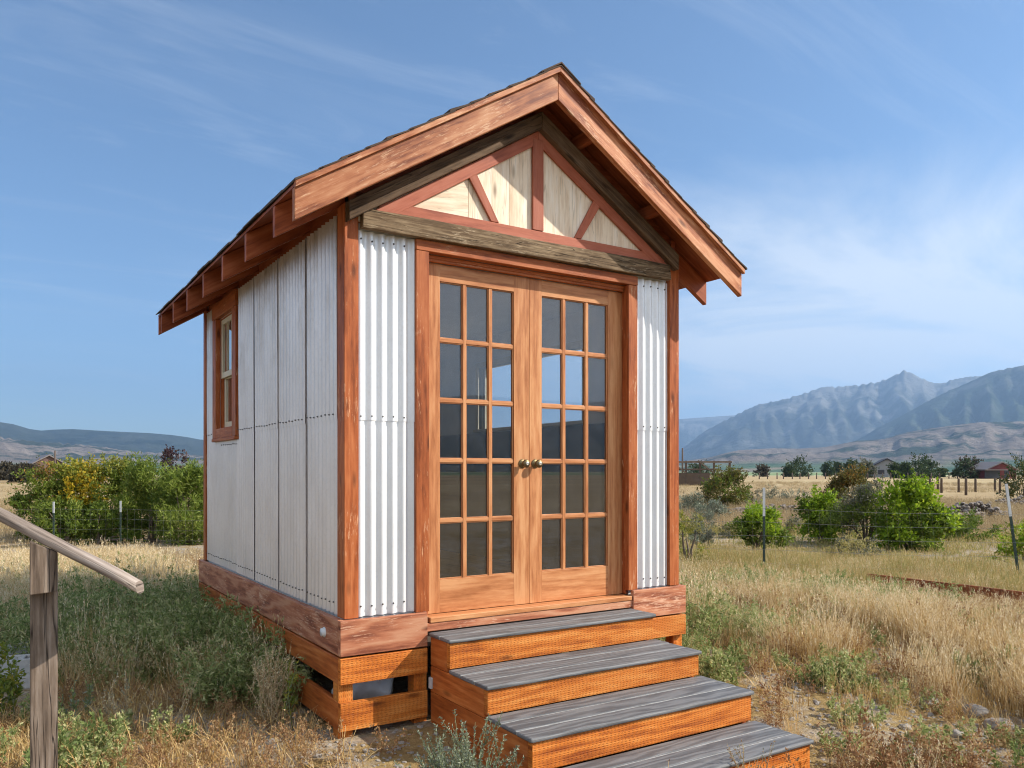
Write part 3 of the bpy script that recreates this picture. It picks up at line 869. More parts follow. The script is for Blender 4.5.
# stubble fields farther out, in long strips of different growth
ln = M.n('ShaderNodeVectorMath', operation='LENGTH'); M.l(pos, ln.inputs[0]); dist = ln.outputs['Value']
rotp = M.map(pos, (0.004, 0.045, 1), (0, 0, 0), (0, 0, R(35)))
strip = M.noise(rotp, 1.0, 5, 0.6, 0.4)
speck = M.noise(pos, 1.1, 6, 0.75)
field = M.ramp(M.math('ADD', M.math('MULTIPLY', strip, 0.75), M.math('MULTIPLY', speck, 0.25)), [(0.34, (0.17, 0.11, 0.06)), (0.45, (0.34, 0.245, 0.13)), (0.56, (0.46, 0.355, 0.20)), (0.7, (0.30, 0.26, 0.13))])
c = M.mix(M.ramp(M.math('MULTIPLY', dist, 1 / 100.0), [(0.14, 0.0), (0.32, 1.0)]), near, field)
hay = M.ramp(M.noise(M.map(pos, (0.0012, 0.004, 1), (3, 4, 0), (0, 0, R(35))), 1.0, 3), [(0.42, (0.10, 0.19, 0.08)), (0.5, (0.20, 0.26, 0.13)), (0.6, (0.42, 0.36, 0.22))])
c = M.mix(M.ramp(M.math('MULTIPLY', dist, 1 / 1000.0), [(0.27, 0.0), (0.36, 1.0)]), c, hay)
M.l(c, M.b.inputs['Base Color']); M.set(Roughness=0.95); M.b.inputs['Specular IOR Level'].default_value = 0.1
M.bump(M.math('ADD', fine, M.math('MULTIPLY', mid, 2.0)), 0.9, 0.02)
me.materials.append(M.m)
g = bpy.data.objects.new('ground', me); COL.objects.link(g)
tag(g, 'dry straw coloured field and gravel stretching from the shed to the hills', 'ground', kind='structure')


# ================================================================== HILLS AND MOUNTAINS
def hills_mat(name, low, high, tree, tree_lo, tree_hi, sc, rock=None, valley=False):
    M = Mat(name)
    pos = M.n('ShaderNodeNewGeometry').outputs['Position']
    nz = M.noise(pos, sc, 7, 0.65, 0.3)
    c = M.ramp(nz, [(0.3, low), (0.7, high)])
    tr = M.noise(M.map(pos, (1, 1, 1.6), (500, 90, 0)), sc * 1.9, 9, 0.68, 0.4)
    c = M.mix(M.ramp(tr, [(tree_lo, 0.0), (tree_hi, 1.0)]), c, tree)
    if rock:
        sx = M.n('ShaderNodeSeparateXYZ'); M.l(pos, sx.inputs[0])
        up = M.math('MULTIPLY', sx.outputs[2], 1 / 1400.0)
        rk = M.noise(M.map(pos, (1, 1, 0.4), (77, 9, 0)), sc * 3.0, 8, 0.7)
        c = M.mix(M.ramp(M.math('ADD', rk, M.math('MULTIPLY', M.math('SUBTRACT', up, 0.5), 0.35)), [(0.47, 0.0), (0.60, 0.85)]), c, rock)
    if valley:
        sx = M.n('ShaderNodeSeparateXYZ'); M.l(pos, sx.inputs[0])
        gr = M.ramp(M.noise(M.map(pos, (0.0011, 0.0034, 0.002), (1, 7, 0), (0, 0, R(35))), 1.0, 3), [(0.40, (0.075, 0.135, 0.07)), (0.52, (0.12, 0.165, 0.09)), (0.60, (0.26, 0.22, 0.15))])
        lowm = M.ramp(M.math('MULTIPLY', sx.outputs[2], 1 / 100.0), [(0.22, 1.0), (0.5, 0.0)])
        c = M.mix(lowm, c, gr)
    M.bump(M.noise(M.map(pos, (1, 1, 0.5)), sc * 9.0, 8, 0.65), 0.85, 70.0)
    M.l(c, M.b.inputs['Base Color']); M.set(Roughness=1.0); M.b.inputs['Specular IOR Level'].default_value = 0.0
    return M.m


def az_of(u): return YAW + math.atan((u - 512.0) / FPX)


def ridge(name, label, prof, dist, foot, back, mat, spur=0.5, sfreq=60.0, seed=0.0, shape=1.2, nr=46, step=0.0022, crag=0.0, wsc=1500.0):
    """a range of real depth: its crest height is given along the compass as (azimuth, tangent of the elevation)"""
    prof = sorted(prof)
    azs = np.arange(prof[0][0], prof[-1][0], step)
    H = np.interp(azs, [p[0] for p in prof], [p[1] for p in prof])
    v = []; f = []
    ts = [i / (nr - 1) for i in range(nr)]
    tb = [1 + (i + 1) / 8 for i in range(8)]
    for t in ts + tb:
        for a, h in zip(azs, H):
            wav = 0.06 * noise.noise(Vector((a * 9, seed, 0)))
            if t <= 1:
                r = foot + (dist * (1 + wav) - foot) * t
                zc = h * dist * (1 + wav)
                s = t ** shape
                w = 4 * t * (1 - t)
                px_, py_ = r * math.sin(a) / wsc, r * math.cos(a) / wsc
                wq = Vector((px_ + .35 * noise.noise(Vector((px_ * .8, py_ * .8, seed))), py_ + .35 * noise.noise(Vector((px_ * .8, py_ * .8, seed + 3))), seed))
                rid = 0.0; am = 1.0; tot = 0.0
                for o_ in range(4):
                    rid += am * (1 - 2.2 * abs(noise.noise(wq))); tot += am; am *= .5; wq = wq * 2.03
                rid = rid / tot
                gully = 0.35 * noise.noise(Vector((a * sfreq + 1.6 * noise.noise(Vector((a * 14, t * 2.0, seed))), t * 1.3, seed))) \
                    + 0.55 * noise.noise(Vector((a * sfreq * 2.3 + t * 1.5, t * 3.2, seed + 5))) + 0.3 * noise.noise(Vector((a * sfreq * 5, t * 9, seed + 9))) * .4 + 0.9 * (rid - .35)
                s = s * (1 + spur * 0.75 * gully * w) + 0.06 * spur * gully * (1 - t) * t
                s = max(0.0, min(s, 0.985 * (t if t < 1 else 1.02) ** 0.75 + 0.0))
                if t > 0.86: s = s + crag * (t - .86) / .14 * noise.noise(Vector((a * 240, t * 4, seed)))
                z = zc * s
            else:
                r = dist * (1 + wav) + (back - dist) * (t - 1)
                z = h * dist * (1 + wav) * (1 - (t - 1)) ** 1.3
            v.append((CAM.x + r * math.sin(a), CAM.y + r * math.cos(a), z + (1.0 if t > 0 else -0.5)))
    n = len(azs)
    for i in range(len(ts + tb) - 1):
        for k in range(n - 1):
            f.append((i * n + k, i * n + k + 1, (i + 1) * n + k + 1, (i + 1) * n + k))
    me = bpy.data.meshes.new(name); me.from_pydata(v, [], f); me.update()
    me.polygons.foreach_set('use_smooth', [True] * len(f)); me.materials.append(mat)
    o = bpy.data.objects.new(name, me); COL.objects.link(o)
    return tag(o, label, 'hills' if 'hill' in name else 'mountains', kind='structure')


def pix(lst, extra=()):
    out = [(az_of(u), (HORIZON - y) / FPX * math.cos(az_of(u) - YAW)) for u, y in lst]
    return out + [(R(a), e) for a, e in extra]


TAN_L, TAN_H = (0.165, 0.135, 0.112), (0.275, 0.23, 0.19)
M_FOOT = hills_mat('foothill_grass', TAN_L, TAN_H, (0.05, 0.065, 0.045), 0.50, 0.56, 0.0014, valley=True)
M_NEAR = hills_mat('forest_mountain', (0.035, 0.05, 0.032), (0.075, 0.085, 0.055), (0.022, 0.034, 0.022), 0.5, 0.6, 0.0008, rock=(0.12, 0.12, 0.11))
M_HIGH = hills_mat('rocky_mountain', (0.045, 0.052, 0.042), (0.095, 0.098, 0.085), (0.028, 0.036, 0.027), 0.5, 0.6, 0.0007, rock=(0.19, 0.185, 0.17))
M_LEFT = hills_mat('left_hill_forest', (0.03, 0.042, 0.03), (0.06, 0.07, 0.05), (0.022, 0.034, 0.022), 0.5, 0.6, 0.0007)

ridge('mountain_range', 'farthest pale blue mountain ridge low beside the shed', pix([(600, 424), (640, 421), (680, 419), (708, 417), (730, 415.5), (760, 414), (820, 420)], [(25, .03), (35, .052), (70, .05), (80, .04)]),
      15500, 12500, 17000, M_HIGH, seed=2.0, nr=24)
ridge('mountain_range', 'jagged blue grey mountain range with one sharp pointed summit', pix([(668, 458), (680, 450), (697, 437), (705, 431), (718, 424), (732, 417), (744, 411), (756, 405), (777, 401), (790, 397.5), (803, 394), (822, 387), (840, 386.5), (860, 385), (872, 383), (884, 380.5), (895, 375), (905, 370.5), (912, 373), (919, 377), (928, 381), (936, 383.5), (947, 382), (957, 378.5), (967, 376.5), (985, 376), (1024, 372), (1060, 376)], [(41.5, 0.001), (72, .11), (80, .09), (92, .10), (104, .06)]),
      11000, 7600, 13500, M_HIGH, spur=0.5, sfreq=30, seed=4.0, nr=54, step=0.0016, crag=0.03)
ridge('mountain_range', 'darker blue forested mountain flank rising towards the right', pix([(800, 462), (840, 448), (864, 436), (877, 428), (895, 419), (910, 411), (926, 402), (947, 391.5), (967, 383), (981, 376.5), (991, 372), (1002, 369.5), (1012, 367.5), (1024, 365), (1050, 361)], [(51, 0.001), (70, .135), (78, .12), (90, .085), (104, .08), (112, .03)]),
      8200, 5600, 10500, M_NEAR, spur=0.55, sfreq=34, seed=8.0, nr=50, step=0.0018, crag=0.012)
ridge('foothills', 'pale tan foothills with dark tree patches below the mountains', pix([(560, 462), (640, 464), (684, 461), (711, 457), (725, 453), (739, 450), (774, 448), (800, 448.5), (825, 447), (845, 443), (857, 440.6), (870, 440), (884, 439), (897, 435), (908, 432), (920, 430), (933, 428), (948, 426), (964, 424), (981, 422), (1002, 422), (1024, 421), (1050, 424)], [(20, .012), (30, .013), (72, .05), (82, .04), (100, .05), (120, .03), (135, .02)]),
      4600, 2700, 6200, M_FOOT, spur=0.36, sfreq=38, seed=12.0, shape=1.25, nr=80, wsc=620.0, step=0.002)
ridge('forested_hills', 'long low dark blue forested hills behind the hedge', pix([(-60, 420), (-20, 420.5), (0, 422), (13, 424), (30, 429), (41, 430.5), (54, 429.5), (73, 429), (107, 431), (150, 433), (172, 435), (187, 437), (200, 439.5), (260, 442), (330, 446), (430, 450), (520, 456)], [(-62, .02), (-40, .055), (-20, .06), (-8, .05), (37, .012)]),
      8600, 5600, 11000, M_LEFT, spur=0.3, sfreq=26, seed=16.0, nr=40)
ridge('foothills', 'pale mauve grass hills under the dark forested ridge', pix([(-60, 438), (0, 437), (20, 440), (40, 442), (70, 444), (95, 446), (130, 451), (160, 453), (200, 455), (300, 458), (420, 462)], [(-62, .012), (-40, .04), (-20, .045), (-8, .042), (32, .006)]),
      5400, 3300, 6800, M_FOOT, spur=0.36, sfreq=36, seed=21.0, shape=1.2, crag=.10, nr=70, wsc=600.0, step=0.002)
ridge('mountain_range', 'blue mountains across the valley that the door panes mirror', [(R(108), .02), (R(118), .07), (R(126), .085), (R(134), .10), (R(142), .085), (R(150), .095), (R(165), .08), (R(185), .07), (R(210), .06), (R(250), .05), (R(280), .03), (R(298), .02)],
      8000, 3800, 10500, M_NEAR, spur=0.5, sfreq=26, seed=30.0, nr=30, step=0.006)


# ================================================================== PLANTS
def leaf_quad(mb, p, d, n, L, Wd, bend=0.25, mi=0):
    s = d.cross(n)
    if s.length < 1e-4: s = Vector((1, 0, 0))
    s.normalize(); n2 = s.cross(d)
    a = p; t = p + d * L; m = p + d * (L * 0.45) - n2 * (bend * Wd)
    b = len(mb.v)
    mb.v.extend([tuple(a), tuple(m + s * Wd / 2 + n2 * bend * Wd), tuple(t), tuple(m - s * Wd / 2 + n2 * bend * Wd)])
    mb.f.append((b, b + 1, b + 2, b + 3)); mb.uv.append([(0, 0)] * 4); mb.mi.append(mi); mb.sm.append(False)


def rvec(): 
    v = Vector((random.gauss(0, 1), random.gauss(0, 1), random.gauss(0, 1)))
    return v.normalized()


def bush(name, label, cat, x, y, rx, ry, h, mats, n=5200, L=0.07, wr=0.45, group=None, trunk=0.0, lobes=26, stems=7, upright=0.0, droop=0.0, spread=0.34, low=0.8, bark=None, hang=0.55, seed=None, mixer=None, trunk_r=0.03):
    """shrub or tree: stems, and clustered leaves with gaps, from a set of uneven lobes"""
    if seed is not None: random.seed(seed)
    z0 = ground_z(x, y) - 0.03
    t = thing(name, label, cat, (x, y, z0), group)
    base = Vector((x, y, z0))
    lb = []
    H = h - trunk
    for i in range(lobes):
        a = random.uniform(0, 2 * math.pi); hh = random.random() ** low
        rad = math.sqrt(random.random()) * (1.0 - 0.55 * hh ** 2.2) * (0.72 + 0.28 * math.sin(min(1, hh * 3) * math.pi / 2))
        wob = 0.75 + 0.4 * noise.noise(Vector((a, hh * 2, x * 3.3)))
        cc = base + Vector((math.cos(a) * rad * rx * wob, math.sin(a) * rad * ry * wob, trunk + H * (0.10 + 0.80 * hh * (0.8 + 0.35 * random.random()))))
        lb.append((cc, spread * (0.6 + 0.7 * random.random()) * min(rx, ry, H) * 1.0))
    st = MB()
    for i in range(stems):
        cc, r = lb[int(i * len(lb) / stems)]
        root = base + Vector((random.gauss(0, .05) * rx, random.gauss(0, .05) * ry, 0))
        if trunk > 0.3: root = base
        mid = root.lerp(cc, 0.5) + Vector((random.gauss(0, .06) * rx, random.gauss(0, .06) * ry, 0.08 * H))
        if trunk > 0.3: mid = base + Vector((0, 0, trunk)) + (cc - base - Vector((0, 0, trunk))) * 0.3
        st.tube([root, root.lerp(mid, .5), mid, mid.lerp(cc, .6), cc], [trunk_r, trunk_r * .85, trunk_r * .6, trunk_r * .4, trunk_r * .15], 5)
    st.build('trunk' if trunk > 0.3 else 'stem', bark or BARK, t)
    fo = MB()
    per = n // len(lb)
    for (cc, r) in lb:
        mi0 = 0
        if len(mats) > 1: mi0 = mixer(cc - base, rx, ry, h) if mixer else random.choice(range(len(mats)))
        # sprigs within the lobe
        ns = max(3, per // 14)
        for s_ in range(ns):
            dv = rvec(); dv.z = dv.z * .8 + .1
            o_ = cc + dv * r * (random.random() ** .5)
            if o_.z < z0 + .04: o_.z = z0 + .04 + random.random() * .1
            od = (o_ - base - Vector((0, 0, h * .35))).normalized()
            sd = (od + rvec() * .7 + Vector((0, 0, upright - droop))).normalized()
            sl = r * random.uniform(.5, 1.1)
            for q in range(14):
                p = o_ + sd * sl * (q / 14.0) + rvec() * L * .5
                d = (sd * .7 + rvec() + Vector((0, 0, .25 - droop))).normalized()
                mi = mi0 if random.random() > .12 else random.randrange(len(mats))
                ll = L * random.uniform(.6, 1.25)
                leaf_quad(fo, p, d, rvec(), ll, ll * wr, mi=mi)
    fo.build('foliage' if trunk <= 0.3 else 'crown', mats, t)
    return t


def bx(u, d): return at(u, d)


# --- hedge behind the grass on the left
HG = 'shrubs of the hedge behind the left grass'
x, y = at(44, 19.2); bush('shrub', 'rounded mid green shrub at the open left end of the hedge', 'shrub', x, y, 0.85, 0.8, 1.62, [L_GREEN, L_WILLOW, L_ORANGE], 9500, 0.085, .4, HG, seed=1, mixer=lambda p, a, b, h: 2 if (p.z > .85 * h and random.random() < .12) else (0 if p.z < .5 * h else 1))
x, y = at(78, 19.6); bush('shrub', 'dark green shrub with yellow autumn leaves glowing on its front', 'shrub', x, y, 1.0, 0.95, 1.75, [L_GREEN, L_YGREEN, L_YELLOW], 10500, 0.085, .45, HG, seed=2,
     mixer=lambda p, a, b, h: 2 if (p.dot(RGT) > -.05 and p.dot(RGT) < .5 and p.z > .5 * h and p.z < .85 * h and p.dot(FWD) < .25) else (1 if p.z > .55 * h else 0))
x, y = at(112, 20.0); bush('shrub', 'yellow green shrub in the middle of the hedge, without clear yellow leaves', 'shrub', x, y, 0.95, 0.9, 1.72, [L_YGREEN, L_GREEN, L_WILLOW], 9800, 0.085, .4, HG, seed=3)
x, y = at(150, 19.0); bush('shrub', 'tall narrow-leaved willow shrub with upright shoots, left of the dark red tree', 'shrub', x, y, 0.95, 0.9, 1.72, [L_WILLOW, L_GREEN], 16000, 0.12, .2, HG, seed=4, upright=.9)
x, y = at(188, 18.4); bush('shrub', 'willow shrub with upright shoots close against the shed corner', 'shrub', x, y, 1.0, 0.95, 1.62, [L_WILLOW, L_GREEN, L_WILLOW], 16000, 0.12, .2, HG, seed=5, upright=.9)
x, y = at(222, 19.4); bush('shrub', 'hedge shrub mostly hidden behind the shed corner', 'shrub', x, y, 1.0, 0.9, 1.5, [L_WILLOW, L_GREEN], 3500, 0.11, .25, HG, seed=6, upright=.6)
x, y = at(62, 17.9); bush('shrub', 'low dark shrub in front of the hedge between the two green posts', 'shrub', x, y, 0.7, 0.5, 0.95, [L_GREEN, L_WILLOW], 5000, 0.08, .4, HG, seed=7)
x, y = at(100, 18.3); bush('shrub', 'low dark green growth at the foot of the hedge beside the right green post', 'shrub', x, y, 1.1, 0.5, 0.85, [L_GREEN], 7000, 0.08, .4, HG, seed=8)
x, y = at(171, 25.5); bush('tree', 'small dark plum-leaved tree rising above the hedge', 'tree', x, y, 0.72, 0.72, 2.55, [L_PLUM], 2600, 0.09, .5, None, trunk=0.7, seed=9, lobes=22, spread=.26, upright=.5)

# --- shrubs in the meadow on the right
RG = 'green shrubs beyond the wire fence'
x, y = at(756, 16.6); bush('shrub', 'low rounded green shrub directly behind the upright metal post', 'shrub', x, y, 0.66, 0.6, 0.88, [L_GREEN, L_BRIGHT], 7000, 0.07, .5, RG, seed=21, mixer=lambda p, a, b, h: 1 if p.dot(RGT) > -.1 and p.z > .4 * h else 0)
x, y = at(823, 18.6); bush('shrub', 'bright green pointed shrub between the round shrub and the big clump', 'shrub', x, y, 0.6, 0.6, 1.06, [L_BRIGHT, L_GREEN], 7000, 0.08, .5, RG, seed=22)
x, y = at(868, 17.9); bush('shrub', 'dull grey-green willowy shrub on the left of the big bright clump', 'shrub', x, y, 0.85, 0.8, 1.18, [L_SAGEDARK, L_WILLOW, L_GREEN], 10000, 0.085, .24, RG, seed=23, upright=.5, mixer=lambda p, a, b, h: 0 if random.random() < .5 else 1)
x, y = at(912, 17.0); bush('shrub', 'largest bright lime green leafy shrub in the meadow', 'shrub', x, y, 0.86, 0.8, 1.36, [L_BRIGHT, L_GREEN], 9500, 0.095, .55, RG, seed=24, lobes=30, mixer=lambda p, a, b, h: 0 if random.random() < .8 else 1)
x, y = at(968, 19.5); bush('shrub', 'low dark green spreading growth right of the lime green shrub', 'shrub', x, y, 1.5, 0.7, 0.55, [L_GREEN], 4600, 0.08, .35, RG, seed=25)
x, y = at(1018, 13.2); bush('shrub', 'small yellow-green weedy shrub beside the leaning metal post', 'shrub', x, y, 0.5, 0.5, 0.66, [L_YGREEN, L_BRIGHT], 2600, 0.06, .4, RG, seed=26)
x, y = at(1066, 14.5); bush('shrub', 'yellow-green weedy shrub just outside the right edge', 'shrub', x, y, 0.7, 0.6, 0.7, [L_YGREEN, L_BRIGHT], 1800, 0.06, .4, RG, seed=27)
x, y = at(728, 34.0); bush('shrub', 'olive brown dome-shaped shrub in front of the timber corral', 'shrub', x, y, 1.25, 1.1, 1.75, [L_OLIVE, L_OLIVE, L_GREEN], 8500, 0.11, .4, RG, seed=28)
x, y = at(851, 30.0); bush('shrub', 'tall olive shrub with orange tinted top behind the willowy shrub', 'shrub', x, y, 0.95, 0.9, 1.75, [L_OLIVE, L_ORANGE], 7500, 0.11, .4, RG, seed=29, mixer=lambda p, a, b, h: 1 if p.z > .62 * h and p.dot(RGT) < .2 and random.random() < .5 else 0)
x, y = at(1022, 44.0); bush('shrub', 'dark olive shrub at the far right beside the red barn', 'shrub', x, y, 1.5, 1.3, 2.1, [L_OLIVE, L_FAR], 3800, 0.14, .4, RG, seed=30)
x, y = at(690, 12.2); bush('shrub', 'yellowish green weedy clump against the right rear of the shed', 'shrub', x, y, 0.35, 0.5, 0.85, [L_YGREEN, L_MEADOW], 2600, 0.055, .25, RG, seed=31, upright=.6)
# grey sagebrush band
SG = 'grey sagebrush clumps in the meadow'
for i, (u, d, r, h) in enumerate([(692, 30, .9, .85), (712, 27, .8, .7), (742, 36, 1.2, .75), (768, 40, 1.3, .8), (800, 42, 1.5, .8), (705, 22, .6, .6), (835, 24, .7, .5), (800, 21, .6, .45), (735, 20, .5, .4), (868, 14.6, .5, .4), (842, 15.5, .55, .42), (700, 16.8, .4, .55)]):
    lab = ['grey sagebrush below the timber corral', 'grey sagebrush left of the olive shrub\'s foot', 'grey sagebrush right of the olive shrub', 'wide grey sagebrush in the far stubble behind the upright post', 'widest grey sagebrush between post and bright pointed shrub', 'small grey sagebrush close by the shed wall',
           'dull scrub in front of the bright pointed shrub', 'small scrub left of the bright pointed shrub', 'small scrub just left of the round shrub', 'dry scrub at the foot of the willowy shrub', 'dry scrub before the gap left of the willowy shrub', 'grey brush beside the yellowish weeds at the shed'][i]
    x, y = at(u, d); bush('sagebrush', lab, 'shrub', x, y, r, r * .8, h * .85, [L_SAGEDARK, L_SAGE] if i < 6 or i == 11 else [L_SAGEDARK, L_MEADOW], 3200, 0.055 if d < 25 else .085, .3, SG, seed=40 + i, upright=.6, stems=4, trunk_r=.015, low=1.2)

# --- far trees
TG = 'trees along the far edge of the fields'
far = [(762, 262, 5, 4.0, 'brown rounded tree farthest left in the far tree row', [L_BROWN]),
       (789, 255, 4.5, 4.2, 'small dark conifer left of the tall far tree', [L_FAR]), (800, 262, 7.5, 6.6, 'tallest dark tree in the row right of the post', [L_FAR]),
       (828, 275, 4.6, 5.6, 'narrow dark tree alone right of the tall pair', [L_FAR]), (837, 280, 4.4, 5.2, 'narrow dark tree left of the dark roofed house', [L_FAR]),
       (866, 215, 4.6, 5.0, 'grey-green tree at the left gable of the dark roofed house', [L_FAR, L_SAGEDARK]), (897, 200, 4.0, 3.9, 'dark tree at the right side of the dark roofed house', [L_FAR]), (905, 190, 3.2, 3.4, 'small dark tree between the house and the big dark tree', [L_FAR]),
       (919, 205, 8.6, 5.8, 'largest broad dark tree right of the dark roofed house', [L_FAR]), (930, 210, 6.0, 4.4, 'lower dark tree on the right of the broad one', [L_FAR]),
       (941, 240, 3.0, 2.6, 'tiny dark tree in the gap before the barn', [L_FAR]), (965, 190, 5.6, 4.6, 'brown-green tree at the left of the red barn', [L_BROWN, L_FAR]), (974, 195, 4.6, 4.4, 'grey brown tree touching the red barn', [L_BROWN]),
       (851, 240, 5.0, 5.6, 'dark tree behind the orange topped shrub', [L_FAR]), (22, 120, 3.6, 2.4, 'sparse brown tree in the far left field', [L_BROWN]), (8, 150, 4.5, 3.0, 'bare looking brown tree at the left edge of the field', [L_BROWN]), (48, 190, 6.5, 5.0, 'dark green tree behind the hedge by the tall pole', [L_FAR]), (700, 250, 8, 4.5, 'dark tree behind the timber corral', [L_FAR])]
for i, (u, d, w, h, lab, mm) in enumerate(far):
    x, y = at(u, d); bush('tree', lab, 'tree', x, y, w / 2, w / 2, h * .88, mm, 3600, .40, .7, TG, trunk=.305, seed=70 + i, lobes=34, stems=3, spread=.42, trunk_r=.06, low=1.35)
# brown leafless brush at far left

# ================================================================== POSTS, FENCES, BUILDINGS
random.seed(99)
PG = 'metal fence posts'


def tpost(u, d, h, label, lean=(0, 0), tip=0.28, group=PG, u2=None):
    x, y = at(u, d); z = ground_z(x, y)
    t = thing('metal_post', label, 'post', (x, y, z), group)
    A = Vector((x, y, z - 0.2)); B = Vector((x, y, z + h)) + RGT * lean[0] + FWD * lean[1]
    k = 1 - tip / h
    C_ = A.lerp(B, k)
    mb = MB(); mb.beam(A, C_, 0.036, 0.005, up=FWD); mb.beam(A + FWD * .020, C_ + FWD * .020, 0.006, 0.034, up=FWD)
    for i in range(int(h / .055)):
        s = A.lerp(C_, (i + 1) / (h / .055 + 1)) - FWD * .006
        mb.beam(s, s + Vector((0, 0, .018)), .012, .008, up=FWD)
    mb.build('shaft', POSTGREEN, t)
    mb = MB(); mb.beam(C_, B, 0.0365, 0.0055, up=FWD); mb.beam(C_ + FWD * .020, B + FWD * .020, 0.006, 0.034, up=FWD)
    mb.build('post_tip', POSTTIP, t)
    return A, B


P1 = tpost(764, 11.7, 1.30, 'upright dark green metal post with a pale tip in the right meadow', tip=.36)
P2 = tpost(1022, 11.3, 1.42, 'leaning dark metal post with a pale tip at the right edge', lean=(-.22, 0), tip=.4)
P3 = tpost(120.5, 17.2, 1.02, 'green metal post with a pale tip standing before the willow shrub', tip=.2)
P4 = tpost(53.5, 17.3, 1.0, 'metal post before the green shrub at the left end of the hedge', tip=.2)
P0 = tpost(560, 12.6, 1.3, 'metal fence post hidden behind the shed')


def wire_fence(label, posts, zt, n, mesh=None):
    t = thing('wire_fence', label, 'fence', (posts[0][0].x, posts[0][0].y, ground_z(posts[0][0].x, posts[0][0].y)))
    for k in range(n):
        mb = MB(); pts = []
        for (A, B) in posts:
            f = 0.2 + (k + 1) / n * (zt)
            L = (B - A).length
            pts.append(A + (B - A) * (f / L) - FWD * .01)
        full = [pts[0]]
        for a, b in zip(pts[:-1], pts[1:]):
            for s in (.25, .5, .75, 1): full.append(a.lerp(b, s) - Vector((0, 0, .025 * (1 - abs(2 * s - 1)))))
        mb.tube(full, 0.0017, 4)
        mb.build('wire', WIRE, t)
    mb = MB()
    for (A, B), (A2, B2) in zip(posts[:-1], posts[1:]):
        L = (A2 - A).length; m = int(L / .16)
        for i in range(1, m):
            p = A.lerp(A2, i / m) + Vector((0, 0, .2)) - FWD * .01
            q = p + (B - A).normalized().lerp((B2 - A2).normalized(), i / m) * (zt - .02)
            mb.tube([p, q], 0.0011, 3, caps=False)
    mb.build('mesh_panel', WIRE, t)


e0 = (Vector((*at(1110, 11.0), -.1)), Vector((*at(1110, 11.0), 1.3)))
wire_fence('thin wire fence strung between the metal posts across the right meadow', [P0, P1, P2, e0], 1.0, 5)
e1 = (Vector((*at(-60, 17.6), -.2)), Vector((*at(-60, 17.6), .95)))
wire_fence('thin wire fence in front of the left hedge', [e1, P4, P3, (Vector((*at(215, 16.9), -.2)), Vector((*at(215, 16.9), .9)))], .85, 4)

# rusty edging strip
A = Vector((*at(866, 10.9), 0)); B = Vector((*at(1042, 9.0), 0)); C2 = Vector((*at(1180, 8.1), 0))
ed = MB()
n = 20
pl = [A.lerp(B, i / n) for i in range(n + 1)] + [B.lerp(C2, i / 8) for i in range(1, 9)]
for a, b in zip(pl[:-1], pl[1:]):
    za, zb = ground_z(a.x, a.y), ground_z(b.x, b.y)
    s = (b - a).cross(Vector((0, 0, 1))).normalized()
    za = zb = 0.5 * (za + zb)
    q = [a - s * .004, b - s * .004, b + s * .004, a + s * .004]
    ed.hexa([(p.x, p.y, za - .1) for p in q] + [(p.x, p.y, za + .155) for p in q], [(i, i * .2, 0) for i in range(8)])
    q = [a - s * .03, b - s * .03, b + s * .003, a + s * .003]
    ed.hexa([(p.x, p.y, za + .1555) for p in q] + [(p.x, p.y, za + .163) for p in q], [(i, i * .2, 0) for i in range(8)])
o = ed.build('steel_edging', RUST, None, origin=(A.x, A.y, ground_z(A.x, A.y)))
tag(o, 'low rusty steel edging strip crossing the dry grass on the right', 'edging')

# concrete blocks in the left weeds
for (u, d, rz, lab) in ((10, 6.1, .3, 'grey concrete block at the far left in the weeds behind the handrail post'), (23, 5.75, -.2, 'grey concrete block lying lower, half behind the handrail post')):
    x, y = at(u, d); z = ground_z(x, y)
    t = thing('concrete_block', lab, 'block', (x, y, z), 'concrete blocks in the weeds', 0)
    mb = MB(); cr, sr = math.cos(rz), math.sin(rz)
    def lb(x0, x1, y0, y1, z0, z1):
        cs = [(x0, y0, z0), (x1, y0, z0), (x1, y1, z0), (x0, y1, z0), (x0, y0, z1), (x1, y0, z1), (x1, y1, z1), (x0, y1, z1)]
        mb.hexa([(x + a * cr - b * sr, y + a * sr + b * cr, z + c) for a, b, c in cs], [(c[0], c[1], c[2]) for c in cs])
    lb(-.195, .195, -.095, -.063, 0.0, .21); lb(-.195, .195, .063, .095, 0.0, .21)
    for q in (-.195, -.016, .163): lb(q + .0005, q + .0315, -.0625, .0625, .001, .209)
    mb.build('block_body', CONCRETE, t, .006)

# corral of rails far behind the shed's right side
cx_, cy_ = at(700, 92); cz = ground_z(cx_, cy_)
cor = thing('timber_corral', 'weathered timber corral of rails and slanting braces beside the shed wall', 'corral', (cx_, cy_, cz))
cp = lambda a, z, dd=0: Vector((cx_, cy_, cz)) + RGT * a + FWD * dd + Vector((0, 0, z))
for a in (-3.2, -1.6, 0.0, 1.6, 3.4): MB().beam(cp(a, -.3), cp(a, 2.9), .2, .2, up=FWD).build('post', DARKPOST, cor)
for zz in (0.7, 1.3, 1.9, 2.75): MB().beam(cp(-3.6, zz, -.15), cp(3.6 if zz > 2.5 else 2.4, zz, -.15), .08, .2).build('rail', DARKPOST if zz < 2.5 else GREYPOST, cor)
for a in (-2.6, 0.6): MB().beam(cp(a - .9, 2.9, -.3), cp(a + .9, 1.5, -.3), .14, .14).build('brace', GREYPOST, cor)
MB().beam(cp(-3.4, .2, 3), cp(1.8, .2, 3), .5, 2.6).build('back_panel', DARKPOST, cor)
x, y = at(682.5, 110); o = MB().tube([(x, y, -.3), (x, y, 4.9)], [.14, .10], 8).build('utility_pole', DARKPOST, None, origin=(x, y, 0)); tag(o, 'thin dark pole standing behind the timber corral', 'pole')
